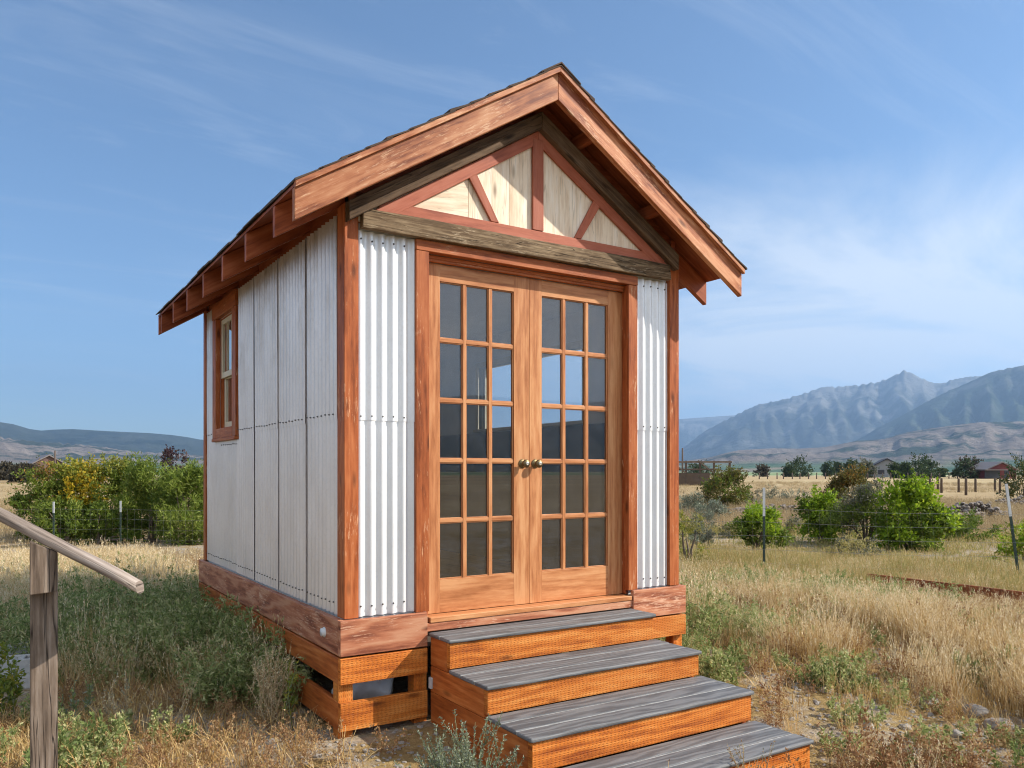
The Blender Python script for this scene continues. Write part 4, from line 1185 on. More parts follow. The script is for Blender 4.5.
x, y = at(55, 150); o = MB().tube([(x, y, -.3), (x, y, 5.6)], [.17, .12], 8).build('utility_pole', DARKPOST, None, origin=(x, y, 0)); tag(o, 'tall thin pole rising above the left end of the hedge', 'pole')

# dark wooden posts in the far field
DG = 'dark wooden posts in the far field'
for (u, d, h, lab) in ((930, 66, 1.15, 'dark post left in the pair standing right of the big dark tree'), (938, 58, 1.2, 'thick dark post standing before the broad dark tree'), (941.5, 62, 1.15, 'dark post close on the right of the thick one'), (958.7, 64, 1.1, 'dark post below the brown tree by the barn'), (966, 56, 1.2, 'nearest and thickest dark post before the red barn'), (975.5, 64, 1.1, 'slim dark post at the left end of the red barn'), (995, 66, 1.1, 'slim dark post before the middle of the red barn'), (1000, 62, 1.1, 'dark post just right of the red barn\'s middle')):
    x, y = at(u, d); z = ground_z(x, y)
    o = MB().tube([(x, y, z - .2), (x, y, z + h * .9), (x + .01, y, z + h)], [.095, .09, .08], 8).build('wooden_post', DARKPOST, None, origin=(x, y, z)); tag(o, lab, 'post', DG)
FG = 'small fence posts along the far field edge'
pb = None
for i in range(34):
    u = 760 + i * 8.2 + random.uniform(-1.5, 1.5); x, y = at(u, 175 + i * .6); z = ground_z(x, y)
    if pb is None:
        pb = MB().tube([(x, y, z - .2), (x, y, z + 1.4)], [.13, .11], 6).build('fence_post', DARKPOST, None, origin=(x, y, z)); o = pb
    else:
        o = pb.copy(); COL.objects.link(o); o.location = (x, y, z)
    tag(o, 'small dark post in the fence line below the far trees', 'post', FG)


def house(name, label, u, d, w, l, hw, hr, wallm, roofm, rot, over=.5, trim=None, door=True):
    x, y = at(u, d); z = ground_z(x, y)
    t = thing(name, label, 'house' if 'house' in name else 'barn', (x, y, z))
    cr, sr = math.cos(rot), math.sin(rot)
    T = lambda a, b, c: (x + a * cr - b * sr, y + a * sr + b * cr, z + c)

    def pr(poly, b0, b1, nm, m, par=None):
        mb = MB(); k = len(poly)
        mb.v = [T(p[0], b0, p[1]) for p in poly] + [T(p[0], b1, p[1]) for p in poly]
        mb.f = [tuple(range(k)), tuple(range(2 * k - 1, k - 1, -1))] + [(i, k + i, k + (i + 1) % k, (i + 1) % k) for i in range(k)]
        mb.uv = [[(0, 0)] * len(f) for f in mb.f]; mb.mi = [0] * len(mb.f); mb.sm = [False] * len(mb.f)
        return mb.build(nm, m, par or t)
    h2 = w / 2
    pr([(-h2, -.3), (h2, -.3), (h2, hw), (0, hr), (-h2, hw)], -l / 2, l / 2, 'wall', wallm)
    sl = (hr - hw) / h2
    for s in (1, -1):
        pr([(0, hr + .05), (s * (h2 + over), hw - over * sl + .05), (s * (h2 + over), hw - over * sl + .3), (0, hr + .32)], -l / 2 - over, l / 2 + over, 'roof', roofm)
    pr([(-h2 * .5, .9), (-h2 * .15, .9), (-h2 * .15, min(2.2, hw - .2)), (-h2 * .5, min(2.2, hw - .2))], -l / 2 - .06, -l / 2 - .003, 'window', WDARK)
    pr([(h2 * .2, 0), (h2 * .5, 0), (h2 * .5, min(2.3, hw - .15)), (h2 * .2, min(2.3, hw - .15))], -l / 2 - .06, -l / 2 - .003, 'door', WDARK)
    return t, T, pr


WDARK = plain('dark_opening', (0.03, 0.03, 0.035), 0.4)
ROOFDK = plain('dark_blue_roof', (0.035, 0.035, 0.045), 0.7)
ROOFGY = plain('grey_metal_roof', (0.17, 0.145, 0.135), 0.5)
WHITEW = plain('pale_siding', (0.22, 0.23, 0.24), 0.8)
REDW = plain('red_barn_paint', (0.16, 0.035, 0.03), 0.8)
BROWNW = plain('brown_siding', (0.12, 0.07, 0.055), 0.8)
house('house', 'pale house with a dark gabled roof among the far trees', 885, 235, 9.5, 8, 2.7, 5.2, WHITEW, ROOFDK, -YAW - .3)
t, T, pr = house('barn', 'low red barn with a grey roof at the far right', 992, 190, 7.6, 6, 2.1, 3.7, REDW, ROOFGY, -YAW + .12)
pr([(-4.2, .1), (-.4, .1), (-.4, 1.9), (-4.2, 1.9)], -3.10, -3.01, 'open_bay', WDARK)
pr([(-5.4, 1.95), (.2, 1.95), (.2, 2.15), (-5.4, 2.15)], -4.9, -3.0, 'porch_roof', ROOFGY)
house('house', 'small reddish house roof showing above the left hedge', 46, 175, 7, 6, 3.0, 5.0, BROWNW, ROOFGY, -YAW + .7)


# rocks
def rock(mb, c, r, sd, sub=2, mi=0):
    import bmesh
    bm = bmesh.new(); bmesh.ops.create_icosphere(bm, subdivisions=sub, radius=1.0)
    b = len(mb.v); sx, sy, sz = r * random.uniform(.8, 1.3), r * random.uniform(.7, 1.1), r * random.uniform(.45, .75)
    for v in bm.verts:
        k = 1 + .30 * noise.noise(v.co * 1.1 + Vector((sd, 0, 0))) + .12 * noise.noise(v.co * 3 + Vector((0, sd, 0)))
        mb.v.append((c[0] + v.co.x * sx * k, c[1] + v.co.y * sy * k, c[2] + v.co.z * sz * k))
    for f in bm.faces:
        mb.f.append(tuple(b + v.index for v in f.verts)); mb.uv.append([(0, 0)] * 3); mb.mi.append(mi); mb.sm.append(False)
    bm.free()


def heap(label, u, d, wx, wy, h, n, name='rubble_heap'):
    x, y = at(u, d); z = ground_z(x, y); mb = MB()
    for i in range(n):
        a = random.uniform(0, 6.28); q = math.sqrt(random.random())
        px, py = math.cos(a) * q * wx, math.sin(a) * q * wy
        zz = h * max(0, 1 - q ** 1.6) * random.uniform(.75, 1)
        p = Vector((x, y, z)) + RGT * px + FWD * py
        rock(mb, (p.x, p.y, z + zz), random.uniform(.04, .13), i * 3.3, 1)
    o = mb.build(name, HEAP, None, origin=(x, y, z)); tag(o, label, 'rubble', kind='stuff')


heap('grey heap of stones and brush in the field right of the lime green shrub', 972, 27.5, 1.5, .8, .62, 260)
heap('low grey stone heap at the right edge beyond the leaning post', 1020, 36.0, 1.9, .8, .55, 160)
heap('long low bank of grey stones behind the round green shrub', 775, 31.0, 2.6, .6, .42, 240)

KG = 'loose stones on the gravel at the lower right'
for (u, d, r, lab) in ((930, 5.5, .06, 'pale pinkish stone among the weeds at the lower right'), (946, 5.75, .045, 'small grey stone beside the pale pinkish one'), (975, 5.35, .075, 'broad grey stone at the lower right corner'), (1000, 5.1, .09, 'largest pale stone in the right-hand corner'), (1003, 5.9, .055, 'rounded stone behind the two big corner stones'), (868, 5.0, .04, 'flat grey stone right of the lowest step'), (905, 5.05, .04, 'small stone at the foot of the russet weeds'), (956, 4.95, .05, 'small dark stone nearest the bottom edge'), (826, 5.6, .045, 'small stone just beyond the end of the lowest step'), (1016, 5.6, .07, 'grey stone half out of view on the right')):
    x, y = at(u, d); z = ground_z(x, y); mb = MB(); rock(mb, (x, y, z + r * .2), r, u * .37, 3)
    o = mb.build('stone', ROCK, None, origin=(x, y, z)); tag(o, lab, 'stone', KG)

# ================================================================== GROUND COVER
protos = bpy.data.collections.new('plant_kinds')


def proto(name, mb, mats):
    me = bpy.data.meshes.new(name)
    me.from_pydata(mb.v, [], mb.f)
    for m in mats: me.materials.append(m)
    me.polygons.foreach_set('material_index', mb.mi); me.polygons.foreach_set('use_smooth', mb.sm); me.update()
    return me


def blade(mb, p, ang, lean, h, w, seg=3, curl=1.6, head=0.0, mi=0, mih=0):
    d = Vector((math.cos(ang), math.sin(ang), 0)); s = Vector((-d.y, d.x, 0))
    tw = random.uniform(-1, 1); s = (s * math.cos(tw) + d * math.sin(tw))
    b = len(mb.v); last = None
    for i in range(seg + 1):
        t = i / seg
        c = p + d * (lean * h * t ** curl) + Vector((0, 0, h * t * (1 - .18 * lean * t)))
        ww = w * (1 - .75 * t) * .5
        mb.v.append(tuple(c - s * ww)); mb.v.append(tuple(c + s * ww)); last = c
    for i in range(seg):
        mb.f.append((b + 2 * i, b + 2 * i + 1, b + 2 * i + 3, b + 2 * i + 2)); mb.uv.append([(0, 0)] * 4); mb.mi.append(mi); mb.sm.append(False)
    if head > 0:
        for q in range(5):
            dd = (d * (lean * .7) + Vector((0, 0, 1)) + rvec() * .55).normalized()
            leaf_quad(mb, last - Vector((0, 0, head * q * .28)), dd, rvec(), head * random.uniform(.35, .6), head * .16, mi=mih)


def tuft(n, rad, h0, h1, w, lean=.5, head=0.04, headp=.5, mi_head=1):
    mb = MB()
    for i in range(n):
        a = random.uniform(0, 6.283); r = rad * math.sqrt(random.random())
        p = Vector((math.cos(a) * r, math.sin(a) * r, -.01))
        blade(mb, p, a + random.gauss(0, .9), abs(random.gauss(lean * .6, lean * .45)), random.uniform(h0, h1), w * random.uniform(.7, 1.3), head=head if random.random() < headp else 0, mih=mi_head)
    return mb


def stalk_weed(n, rad, h, leaf_l, leaf_w, side=5, w=.004, tips=0):
    mb = MB()
    for i in range(n):
        a = random.uniform(0, 6.283); r = rad * math.sqrt(random.random()); hh = h * random.uniform(.55, 1.1)
        p = Vector((math.cos(a) * r, math.sin(a) * r, -.01)); lean = random.uniform(.05, .55)
        d = Vector((math.cos(a), math.sin(a), 0))
        blade(mb, p, a, lean, hh, w, seg=3)
        for k in range(side * 3):
            t = random.uniform(.12, 1.0)
            c = p + d * (lean * hh * t ** 1.6) + Vector((0, 0, hh * t * (1 - .18 * lean * t)))
            dd = (rvec() + Vector((0, 0, .5)) + d * .3).normalized()
            sl = (1.15 - t) * hh * .28 * random.uniform(.4, 1)
            for m in range(4):
                q = c + dd * sl * (m / 3)
                leaf_quad(mb, q, (dd + rvec() * .8).normalized(), rvec(), leaf_l * random.uniform(.6, 1.2), leaf_w)
    return mb


random.seed(321)
KINDS = {}


def kind(key, variants): KINDS[key] = variants


kind('dry', [proto('dry_tuft', tuft(30, .09, .16, .40, .0042, .55, .035, .5), [L_DRY, L_DRYPALE]) for _ in range(4)])
kind('tall', [proto('tall_dry_tuft', tuft(34, .12, .26, .56, .0042, .6, .05, .75), [L_DRYPALE, L_DRYPALE]) for _ in range(4)])
kind('short', [proto('short_dry_tuft', tuft(22, .08, .03, .12, .0045, 1.0, .02, .25), [L_DRY, L_RUSSET]) for _ in range(3)])
kind('russet', [proto('russet_weed', stalk_weed(7, .07, .24, .018, .008, 4, .003), [L_RUSSET]) for _ in range(3)])
kind('weed', [proto('grey_green_weed', stalk_weed(9, .13, .46, .034, .011, 6, .004), [L_WEED]) for _ in range(4)])
kind('lowweed', [proto('low_green_weed', stalk_weed(8, .10, .17, .026, .012, 5, .003), [L_WEED]) for _ in range(3)])
kind('meadow', [proto('meadow_tuft', tuft(26, .10, .10, .32, .005, .6, .03, .4), [L_MEADOW, L_DRY]) for _ in range(3)])
kind('farDry', [proto('field_tuft', tuft(26, .28, .16, .46, .014, .5, .09, .5), [L_FIELD, L_FIELD]) for _ in range(3)])
kind('farMeadow', [proto('field_meadow_tuft', tuft(26, .28, .12, .38, .014, .5, .07, .3), [L_MEADOW, L_DRY]) for _ in range(3)])
pbs = []
for i in range(5):
    mb = MB(); rock(mb, (0, 0, 0), 1.0, i * 7.1, 1); pbs.append(proto('pebble', mb, [ROCK]))
kind('pebble', pbs)


def scatter(name, label, cat, key, items):
    """one ground-cover object: points with turn, size and kind, each carrying a plant"""
    if not items: return
    col = bpy.data.collections.new(name + '_kinds')
    for i, me in enumerate(KINDS[key]):
        ob = bpy.data.objects.new(me.name, me); col.objects.link(ob)
    me = bpy.data.meshes.new(name)
    me.from_pydata([i[0] for i in items], [], [])
    a = me.attributes.new('turn', 'FLOAT_VECTOR', 'POINT'); a.data.foreach_set('vector', [c for i in items for c in i[1]])
    a = me.attributes.new('size', 'FLOAT_VECTOR', 'POINT'); a.data.foreach_set('vector', [c for i in items for c in i[2]])
    a = me.attributes.new('pick', 'INT', 'POINT'); a.data.foreach_set('value', [random.randrange(len(KINDS[key])) for _ in items])
    o = bpy.data.objects.new(name, me); COL.objects.link(o)
    tag(o, label, cat, kind='stuff')
    ng = bpy.data.node_groups.new(name, 'GeometryNodeTree')
    ng.interface.new_socket('Geometry', in_out='INPUT', socket_type='NodeSocketGeometry')
    ng.interface.new_socket('Geometry', in_out='OUTPUT', socket_type='NodeSocketGeometry')
    N = ng.nodes; gi = N.new('NodeGroupInput'); go = N.new('NodeGroupOutput')
    ip = N.new('GeometryNodeInstanceOnPoints'); ci = N.new('GeometryNodeCollectionInfo')
    ci.inputs['Collection'].default_value = col; ci.inputs['Separate Children'].default_value = True; ci.inputs['Reset Children'].default_value = True
    ip.inputs['Pick Instance'].default_value = True

    def att(nm, dt):
        q = N.new('GeometryNodeInputNamedAttribute'); q.data_type = dt; q.inputs['Name'].default_value = nm; return q.outputs[0]
    L = ng.links
    L.new(gi.outputs[0], ip.inputs['Points']); L.new(ci.outputs[0], ip.inputs['Instance'])
    L.new(att('pick', 'INT'), ip.inputs['Instance Index'])
    L.new(att('turn', 'FLOAT_VECTOR'), ip.inputs['Rotation']); L.new(att('size', 'FLOAT_VECTOR'), ip.inputs['Scale'])
    L.new(ip.outputs[0], go.inputs[0])
    md = o.modifiers.new('plants', 'NODES'); md.node_group = ng
    return o


def blocked(x, y, m=0.0):
    if -0.05 - m < x < W + 0.05 + m and -0.05 - m < y < D + 0.05 + m: return True
    if 0.49 - m < x < 2.10 + m and -1.56 - m < y < 0: return True
    return False


BLK = [Vector((*at(11, 5.9), 0)), Vector((*at(23, 5.75), 0))]


def near_block(x, y):
    q = Vector((x, y, 0))
    for b in BLK:
        d = (CAM - b); d.z = 0; d.normalize()
        t = max(0.0, min(.75, (q - b).dot(d)))
        if (q - b - d * t).length < .24: return True
    return False


def fld(x, y, s, k): return noise.noise(Vector((x * s, y * s, k)))


def polar(n, d0, d1, half):
    for _ in range(n):
        d = math.sqrt(random.uniform(d0 * d0, d1 * d1)); a = YAW + random.uniform(-half, half)
        yield CAM.x + d * math.sin(a), CAM.y + d * math.cos(a), d


items = {k: [] for k in KINDS}


def put(key, x, y, s=1.0, sz=None, tilt=.12):
    z = ground_z(x, y)
    items[key].append(((x, y, z), (random.gauss(0, tilt), random.gauss(0, tilt), random.uniform(0, 6.283)), (s, s, sz if sz else s * random.uniform(.8, 1.2))))


EDGE_A, EDGE_B = Vector((*at(866, 10.9), 0)), Vector((*at(1042, 9.0), 0))
for x, y, d in polar(60000, 2.3, 15.0, R(46)):
    if blocked(x, y, .03) or near_block(x, y): continue
    n1 = fld(x, y, .55, 1.0); n2 = fld(x, y, 1.7, 4.0); n3 = fld(x, y, .9, 8.0)
    r = random.random()
    f_ = y + 1.05 * (x - .1) - .6 - .35 * n1      # runs from the shed's corner out to the left
    if x < 0.35 and f_ > 0:          # left side, from the shed to the hedge
        shade = sstep(5.7, 3.9, y - 0.35 * x + .6 * n1) * sstep(0.0, .5, f_)
        if y > 13.6 + n1: continue
        if random.random() < shade:
            if r < .12: put('weed', x, y, random.uniform(.6, 1.2))
            elif r < .26: put('lowweed', x, y, 1.2)
            elif r < .40: put('dry', x, y, random.uniform(.6, 1.15))
            elif r < .42: put('tall', x, y, random.uniform(.7, 1.0))
        else:
            if r < .62: put('dry' if random.random() < .7 else 'tall', x, y, random.uniform(.6, .95))
            elif r < .66 and y < 8: put('weed', x, y, .8)
    elif x < 0.6 and f_ <= 0:          # gravel and short weeds in front
        g_ = sstep(-0.9, 0.25, x + .3 * n1) * sstep(-1.6, -.5, y)
        if random.random() < g_ * .93: continue
        if r < .32 + .35 * n2: put('short', x, y, random.uniform(.7, 1.6))
        elif r < .40 + .2 * n3: put('russet', x, y, random.uniform(.4, .9))
        elif r < .42 - .12 * n3: put('lowweed', x, y, random.uniform(.6, 1.1))
        elif r < .425: put('dry', x, y, random.uniform(.35, .6))
    elif x >= 2.0:
        # position measured away from the shed's right side
        w = y + .35 * (x - 2.6)
        dense = sstep(0.2, 1.2, y + .6 * n1 + .10 * (x - 2.6))
        edge_x = EDGE_A.x + (EDGE_B.x - EDGE_A.x) * (y - EDGE_A.y) / (EDGE_B.y - EDGE_A.y)
        beyond = x > edge_x + .1 and x > 7.2
        gap_ = 7.0 < x < edge_x + .1 and x > edge_x - .75 and y < 2.2
        if gap_:
            if r < .16: put('short', x, y, 1.0)
            elif r < .22: put('dry', x, y, .45)
        elif beyond or d > 10.6:
            if n2 + .5 * n1 > .22 and r < .16: put('tall', x, y, .75, sz=random.uniform(.35, .6))
            elif r < (.44 if n3 + .4 * n2 > -.1 else .18): put('meadow', x, y, random.uniform(.6, 1.2))
            elif r < .62: put('dry', x, y, random.uniform(.4, .65))
        elif random.random() < dense * (.25 + .75 * sstep(-.10, .25, n1 + .6 * n2)):
            k_ = max(.3, min(1.0, .28 + .24 * (edge_x - x))) if y < 2.6 and x > 4.5 else 1.0
            k_ *= (1 - .5 * sstep(7.6, 10.2, d)) * (.75 + .7 * max(-.35, n2))
            if r < .36: q = random.uniform(.7, 1.05); put('tall', x, y, q, sz=q * k_)
            elif r < .62: q = random.uniform(.7, 1.1); put('dry', x, y, q, sz=q * k_)
            elif r < .70 and n2 > 0: put('weed', x, y, .7)
        else:
            if x < 3.3 + .5 * n2 and y < .1 and random.random() < .55: continue
            clump = n1 + .8 * n2 + .30 * sstep(3.4, 5.5, x) - .25 * sstep(3.4, 2.6, x)
            k_ = max(.35, min(1.0, .28 + .24 * (edge_x - x))) if x > 4.5 else 1.0
            if clump > .16:
                if r < .34: q = random.uniform(.6, 1.1); put('dry', x, y, q, sz=q * k_)
                elif r < .52: q = random.uniform(.55, .95); put('tall', x, y, q, sz=q * k_)
                elif r < .63: put('russet', x, y, 1.1)
            else:
                if r < .15: put('short', x, y, random.uniform(.7, 1.4))
                elif r < .175: put('russet', x, y, random.uniform(.6, 1.1))
                elif r < .21: put('lowweed', x, y, random.uniform(.6, 1.1))
                elif r < .25: put('dry', x, y, .6)
    elif y < -1.6 or y > D:
        if r < .2: put('short', x, y)
        elif r < .25: put('russet', x, y, .9)
for x, y, d in polar(17000, 13.0, 46.0, R(44)):
    if y < 14 and x < 1.0 and d < 15: continue
    lat = (Vector((x, y, 0)) - CAM).dot(RGT) / max(1, (Vector((x, y, 0)) - CAM).dot(FWD))
    n1 = fld(x, y, .12, 2.0)
    s = .55 + d * .014
    sq = .55 + .45 * sstep(16, 30, d)
    if lat < -.3 and 17.5 < d < 21.5: continue
    if d < 24 and n1 > -.12 and lat > 0: put('farMeadow', x, y, s * .9, sz=s * sq * random.uniform(.6, 1.0))
    else: put('farDry', x, y, s * .9, sz=s * sq * random.uniform(.5, .95))
for x, y, d in polar(9000, 46, 130, R(40)):
    st_ = noise.noise(Vector(((x * .82 - y * .57) * .012, (x * .57 + y * .82) * .07, 3)))
    if st_ < -.08: continue
    put('farDry', x, y, random.uniform(.8, 1.3), sz=random.uniform(.35, .8))
for x, y, d in polar(26000, 2.3, 9.5, R(46)):
    if blocked(x, y, .0): continue
    n1 = fld(x, y, .55, 1.0)
    if x > 0.6 and y > 1.2: continue
    if x < 0.4 and y > 0.6: continue
    s = min(.05, .006 + abs(random.gauss(0, .009)))
    put('pebble', x, y, s)

# hand-placed clumps: green weeds along the right of the steps and at the foot of the shed
for (cx, cy, r, n, key, s) in ((3.55, .95, .42, 40, 'weed', .95), (2.75, 0.35, .25, 14, 'weed', .7), (2.62, -.35, .2, 12, 'lowweed', 1.0), (4.1, .55, .3, 14, 'weed', .7), (3.4, -.75, .2, 10, 'lowweed', 1.2), (4.6, -1.1, .22, 8, 'lowweed', 1.3), (5.15, -1.55, .25, 10, 'lowweed', 1.4), (-.25, 1.0, .3, 26, 'weed', .9), (-.45, 2.0, .4, 34, 'weed', 1.05), (-.35, 3.0, .35, 24, 'weed', 1.0), (2.3, -1.75, .2, 8, 'russet', 1.4), (2.55, -1.95, .25, 12, 'russet', 1.3)):
    for _ in range(n):
        a = random.uniform(0, 6.283); q = r * math.sqrt(random.random())
        x, y = cx + q * math.cos(a), cy + q * math.sin(a)
        if not blocked(x, y, .03): put(key, x, y, s * random.uniform(.75, 1.2))

LAB = {'dry': ('dry_grass', 'dry straw-coloured grass over the ground round the shed', 'grass'), 'tall': ('tall_grass', 'tall pale seeding grass right of the steps and behind', 'grass'),
       'short': ('short_grass', 'short withered grass on the gravel', 'grass'), 'russet': ('russet_weeds', 'low russet brown weeds on the gravel', 'weeds'),
       'weed': ('green_weeds', 'tall grey-green weeds massed in the shade left of the shed', 'weeds'), 'lowweed': ('low_weeds', 'low green weeds scattered over the ground', 'weeds'),
       'meadow': ('meadow_grass', 'greenish meadow grass beyond the rusty edging', 'grass'), 'farDry': ('field_grass', 'golden stubble grass of the farther fields', 'grass'),
       'farMeadow': ('field_meadow_grass', 'greener rough grass around the meadow shrubs', 'grass'), 'pebble': ('gravel', 'loose grey gravel round the shed and steps', 'gravel')}
for k, (nm, lb_, ct) in LAB.items(): scatter(nm, lb_, ct, k, items[k])


# ---- single plants near the camera
def spiky_plant(name, label, x, y, h, n, mats, stemm, spread=.6, leaf_l=.022, leaf_w=.006, dens=34, side=4, group=None, seed=1):
    random.seed(seed)
    z = ground_z(x, y) - .01
    t = thing(name, label, 'plant', (x, y, z), group)
    st = MB(); fo = MB(); B = Vector((x, y, z))

    def shoot(p, d, L, r):
        pts = [p]; dd = d.copy()
        for i in range(4):
            dd = (dd + rvec() * .14 + Vector((0, 0, .10))).normalized(); pts.append(pts[-1] + dd * L / 4)
        st.tube(pts, [r, r * .85, r * .7, r * .5, r * .25], 4)
        m = int(dens * L / .3)
        for i in range(m):
            f = random.uniform(.15, 1.0) * 3.999; k = int(f); q = pts[k].lerp(pts[k + 1], f - k)
            ax = (pts[k + 1] - pts[k]).normalized()
            leaf_quad(fo, q, (rvec() + ax * .75).normalized(), rvec(), leaf_l * random.uniform(.6, 1.3) * (1.15 - .5 * f / 4), leaf_w, mi=random.randrange(len(mats)))
        return pts
    for i in range(n):
        a = random.uniform(0, 6.283); sp = spread * math.sqrt(random.random())
        d = Vector((math.cos(a) * sp, math.sin(a) * sp, 1)).normalized()
        L = h * random.uniform(.65, 1.05) * (1 - .25 * sp)
        pts = shoot(B + Vector((random.gauss(0, .03), random.gauss(0, .03), 0)), d, L, .0035)
        for k in range(side):
            f = random.uniform(.8, 3.2); j = int(f); q = pts[j].lerp(pts[j + 1], f - j)
            dd = ((pts[j + 1] - pts[j]).normalized() * .9 + rvec() * .8 + Vector((0, 0, .45))).normalized()
            shoot(q, dd, L * random.uniform(.2, .42), .0022)
    st.build('stem', stemm, t); fo.build('foliage', mats, t)
    return t


x, y = at(464, 3.62); spiky_plant('sage_plant', 'silvery green bushy plant with spiky shoots at the left foot of the steps', x, y, .60, 46, [L_SAGE], STEM_GREEN, .85, .02, .006, 60, 5, seed=3)
x, y = at(272, 4.75); spiky_plant('dry_weed', 'feathery straw-coloured dry weed near the shed corner', x, y, .50, 16, [L_DRYPALE], STEM_DRY, .45, .026, .003, 46, 4, seed=5)
x, y = at(288, 4.65); spiky_plant('green_weed', 'single slender green weed right of the feathery dry one', x, y, .46, 2, [L_YGREEN, L_WILLOW], STEM_GREEN, .2, .05, .009, 24, 3, seed=7)
x, y = at(8, 4.9); spiky_plant('green_weed', 'yellow-green leafy weed at the left edge beside the handrail post', x, y, .46, 10, [L_YGREEN, L_WILLOW], STEM_GREEN, .5, .05, .016, 36, 3, seed=8)
x, y = at(122, 4.7); spiky_plant('dry_weed', 'small bleached weed with twisted bare stalks, left of its twin', x, y, .36, 6, [L_DRYPALE, L_SAGE], STEM_DRY, .7, .02, .006, 22, 4, seed=9)
x, y = at(172, 4.6); spiky_plant('dry_weed', 'bare branching dry stalk in front of the dark weeds', x, y, .40, 4, [L_DRYPALE], STEM_DRY, .8, .018, .004, 14, 4, seed=10)
x, y = at(85, 4.75); spiky_plant('green_weed', 'low grey-green branching weed just right of the handrail post', x, y, .30, 7, [L_SAGE, L_WEED], STEM_GREEN, .8, .028, .010, 26, 4, seed=11)
x, y = at(660, 3.75); spiky_plant('russet_plant', 'sparse reddish weed before the lowest step, beside its taller twin', x, y, .30, 6, [L_RUSSET], STEM_DRY, .5, .018, .006, 22, 4, seed=12)
x, y = at(750, 4.0); spiky_plant('russet_plant', 'taller reddish weed overlapping the lowest riser', x, y, .34, 8, [L_RUSSET, L_SAGE], STEM_DRY, .5, .018, .006, 26, 4, seed=13)
x, y = at(505, 3.45); spiky_plant('sage_plant', 'smaller spiky silvery shoots right of the bushy one at the steps', x, y, .34, 9, [L_SAGE], STEM_GREEN, .6, .018, .006, 50, 4, seed=14)

# ================================================================== AIR, SKY, SUN
hz = MB(); hz.box(-18500, 18500, -18500, 18500, -2.2, 1900)
M = Mat('haze_air'); M.nt.nodes.remove(M.b)
pv = M.n('ShaderNodeVolumePrincipled')
pv.inputs['Color'].default_value = (0.40, 0.64, 1.0, 1); pv.inputs['Density'].default_value = HAZE_D
pv.inputs['Anisotropy'].default_value = 0.25
M.l(pv.outputs[0], M.out.inputs['Volume'])
o = hz.build('haze', M.m, None); tag(o, 'blue summer haze over the valley', 'haze', kind='stuff')

SUN = Vector((1.49, -1.0, 1.28)).normalized()
elev = math.asin(SUN.z); az = math.atan2(SUN.x, SUN.y)
sd = bpy.data.lights.new('sun', 'SUN'); sd.energy = SUN_E; sd.angle = R(0.6); sd.color = (1.0, 0.93, 0.83)
so = bpy.data.objects.new('sun', sd); COL.objects.link(so)
so.rotation_euler = SUN.to_track_quat('Z', 'Y').to_euler(); so.location = (20, -14, 18)

w = bpy.data.worlds.new('World'); scene.world = w; w.use_nodes = True
nt = w.node_tree; bg = nt.nodes['Background']


class WM(Mat):
    def __init__(self, nt): self.nt = nt


Wm = WM(nt)
sky = nt.nodes.new('ShaderNodeTexSky'); sky.sky_type = 'NISHITA'; sky.sun_disc = False
sky.sun_elevation = elev; sky.sun_rotation = az; sky.altitude = 1500; sky.air_density = 1.0; sky.dust_density = 1.6; sky.ozone_density = 2.0
tc = nt.nodes.new('ShaderNodeTexCoord').outputs['Generated']
sp = Wm.n('ShaderNodeSeparateXYZ'); Wm.l(tc, sp.inputs[0])
zz = Wm.math('ADD', Wm.math('MAXIMUM', sp.outputs[2], 0.0), 0.12)
cx = Wm.n('ShaderNodeCombineXYZ'); Wm.l(Wm.math('DIVIDE', sp.outputs[0], zz), cx.inputs[0]); Wm.l(Wm.math('DIVIDE', sp.outputs[1], zz), cx.inputs[1])
pl = cx.outputs[0]
n1 = Wm.noise(Wm.map(pl, (0.55, 1.1, 1), (2.3, .7, 0), (0, 0, R(-20))), 1.0, 8, 0.62, 0.9)
n2 = Wm.noise(Wm.map(pl, (0.35, 0.35, 1), (5.2, 1.0, 0)), 1.0, 3, 0.5)
n3 = Wm.noise(Wm.map(pl, (1.0, 3.6, 1), (0.3, .2, 0), (0, 0, R(-32))), 1.0, 8, 0.66, 1.1)
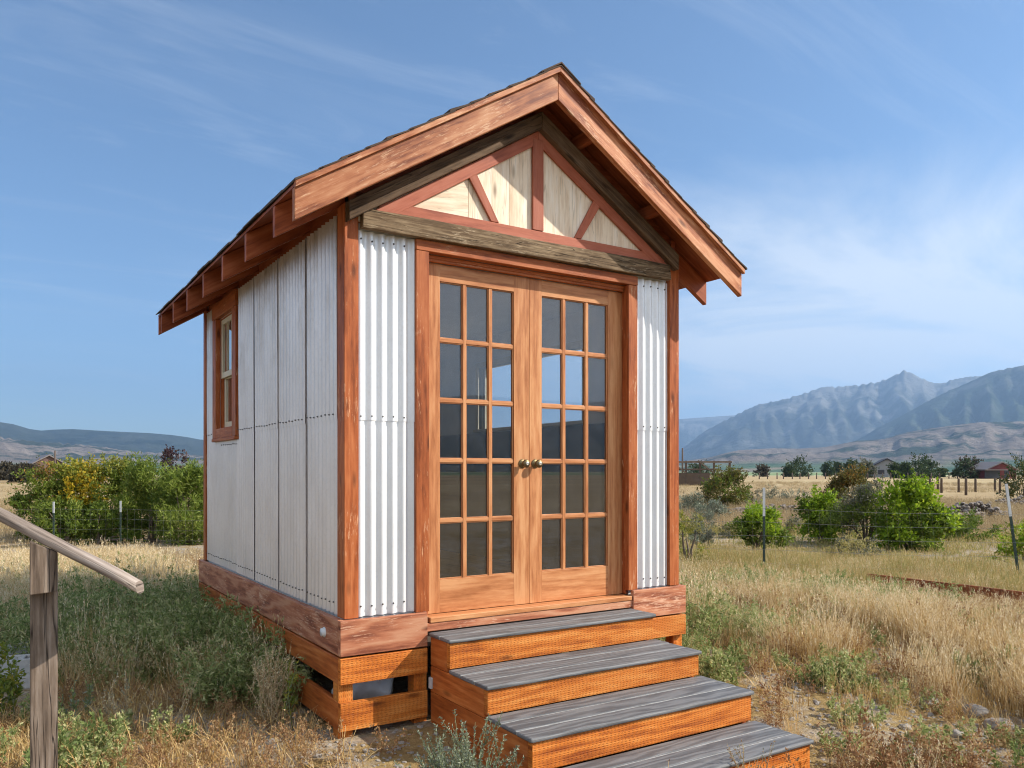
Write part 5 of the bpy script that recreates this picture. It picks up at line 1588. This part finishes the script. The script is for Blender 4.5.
# the bank of thin cloud stands over the eastern ranges
d1 = Wm.n('ShaderNodeVectorMath', operation='DOT_PRODUCT'); Wm.l(tc, d1.inputs[0])
ca = az_of(960); cb = Vector((math.sin(ca), math.cos(ca), 0.22)).normalized(); d1.inputs[1].default_value = cb
bank = Wm.ramp(d1.outputs['Value'], [(0.87, 0.0), (0.965, 1.0)])
bank = Wm.math('MULTIPLY', bank, Wm.ramp(sp.outputs[2], [(0.22, 1.0), (0.36, 0.12)]))
d2 = Wm.n('ShaderNodeVectorMath', operation='DOT_PRODUCT'); Wm.l(tc, d2.inputs[0]); d2.inputs[1].default_value = -FWD
behind = Wm.ramp(d2.outputs['Value'], [(-0.05, 0.0), (0.35, 1.0)])      # added unseen cloud behind the camera: shadow fill, also mirrored in the panes
m1 = Wm.ramp(Wm.math('ADD', Wm.math('MULTIPLY', n1, 0.75), Wm.math('ADD', Wm.math('MULTIPLY', n2, 0.25), Wm.math('MULTIPLY', bank, 0.27))), [(0.55, 0.0), (0.76, 1.0)])
m1 = Wm.math('MULTIPLY', m1, Wm.math('ADD', 0.10, Wm.math('MULTIPLY', bank, 0.75)))
m2 = Wm.math('MULTIPLY', Wm.ramp(n3, [(0.50, 0.0), (0.85, 1.0)]), 0.24)
m3 = Wm.math('MULTIPLY', Wm.ramp(n1, [(0.38, 0.25), (0.62, 1.0)]), Wm.math('MULTIPLY', behind, 0.8))
cm = Wm.math('MAXIMUM', m1, m2)
tinted = Wm.mix(1.0, sky.outputs[0], SKY_TINT, 'MULTIPLY')
cl = Wm.mix(m3, Wm.mix(cm, tinted, CLOUD), CLOUD_FILL)
Wm.l(cl, bg.inputs[0]); bg.inputs[1].default_value = SKY_S

# ================================================================== RENDER SETTINGS
scene.view_settings.view_transform = 'Standard'; scene.view_settings.look = 'None'
scene.view_settings.exposure = EXPO; scene.view_settings.gamma = 1.0; scene.view_settings.use_curve_mapping = False
scene.render.engine = 'CYCLES'
cy = scene.cycles
cy.use_denoising = True
try:
    cy.denoiser = 'OPENIMAGEDENOISE'; cy.denoising_input_passes = 'RGB_ALBEDO_NORMAL'; cy.denoising_prefilter = 'ACCURATE'
except Exception: pass
cy.pixel_filter_type = 'BLACKMAN_HARRIS'; cy.filter_width = 1.1
cy.max_bounces = 8; cy.diffuse_bounces = 3; cy.glossy_bounces = 3; cy.transmission_bounces = 4; cy.transparent_max_bounces = 10; cy.volume_bounces = 0
cy.caustics_reflective = False; cy.caustics_refractive = False
cy.sample_clamp_indirect = 6.0
cy.use_adaptive_sampling = True; cy.adaptive_threshold = 0.015
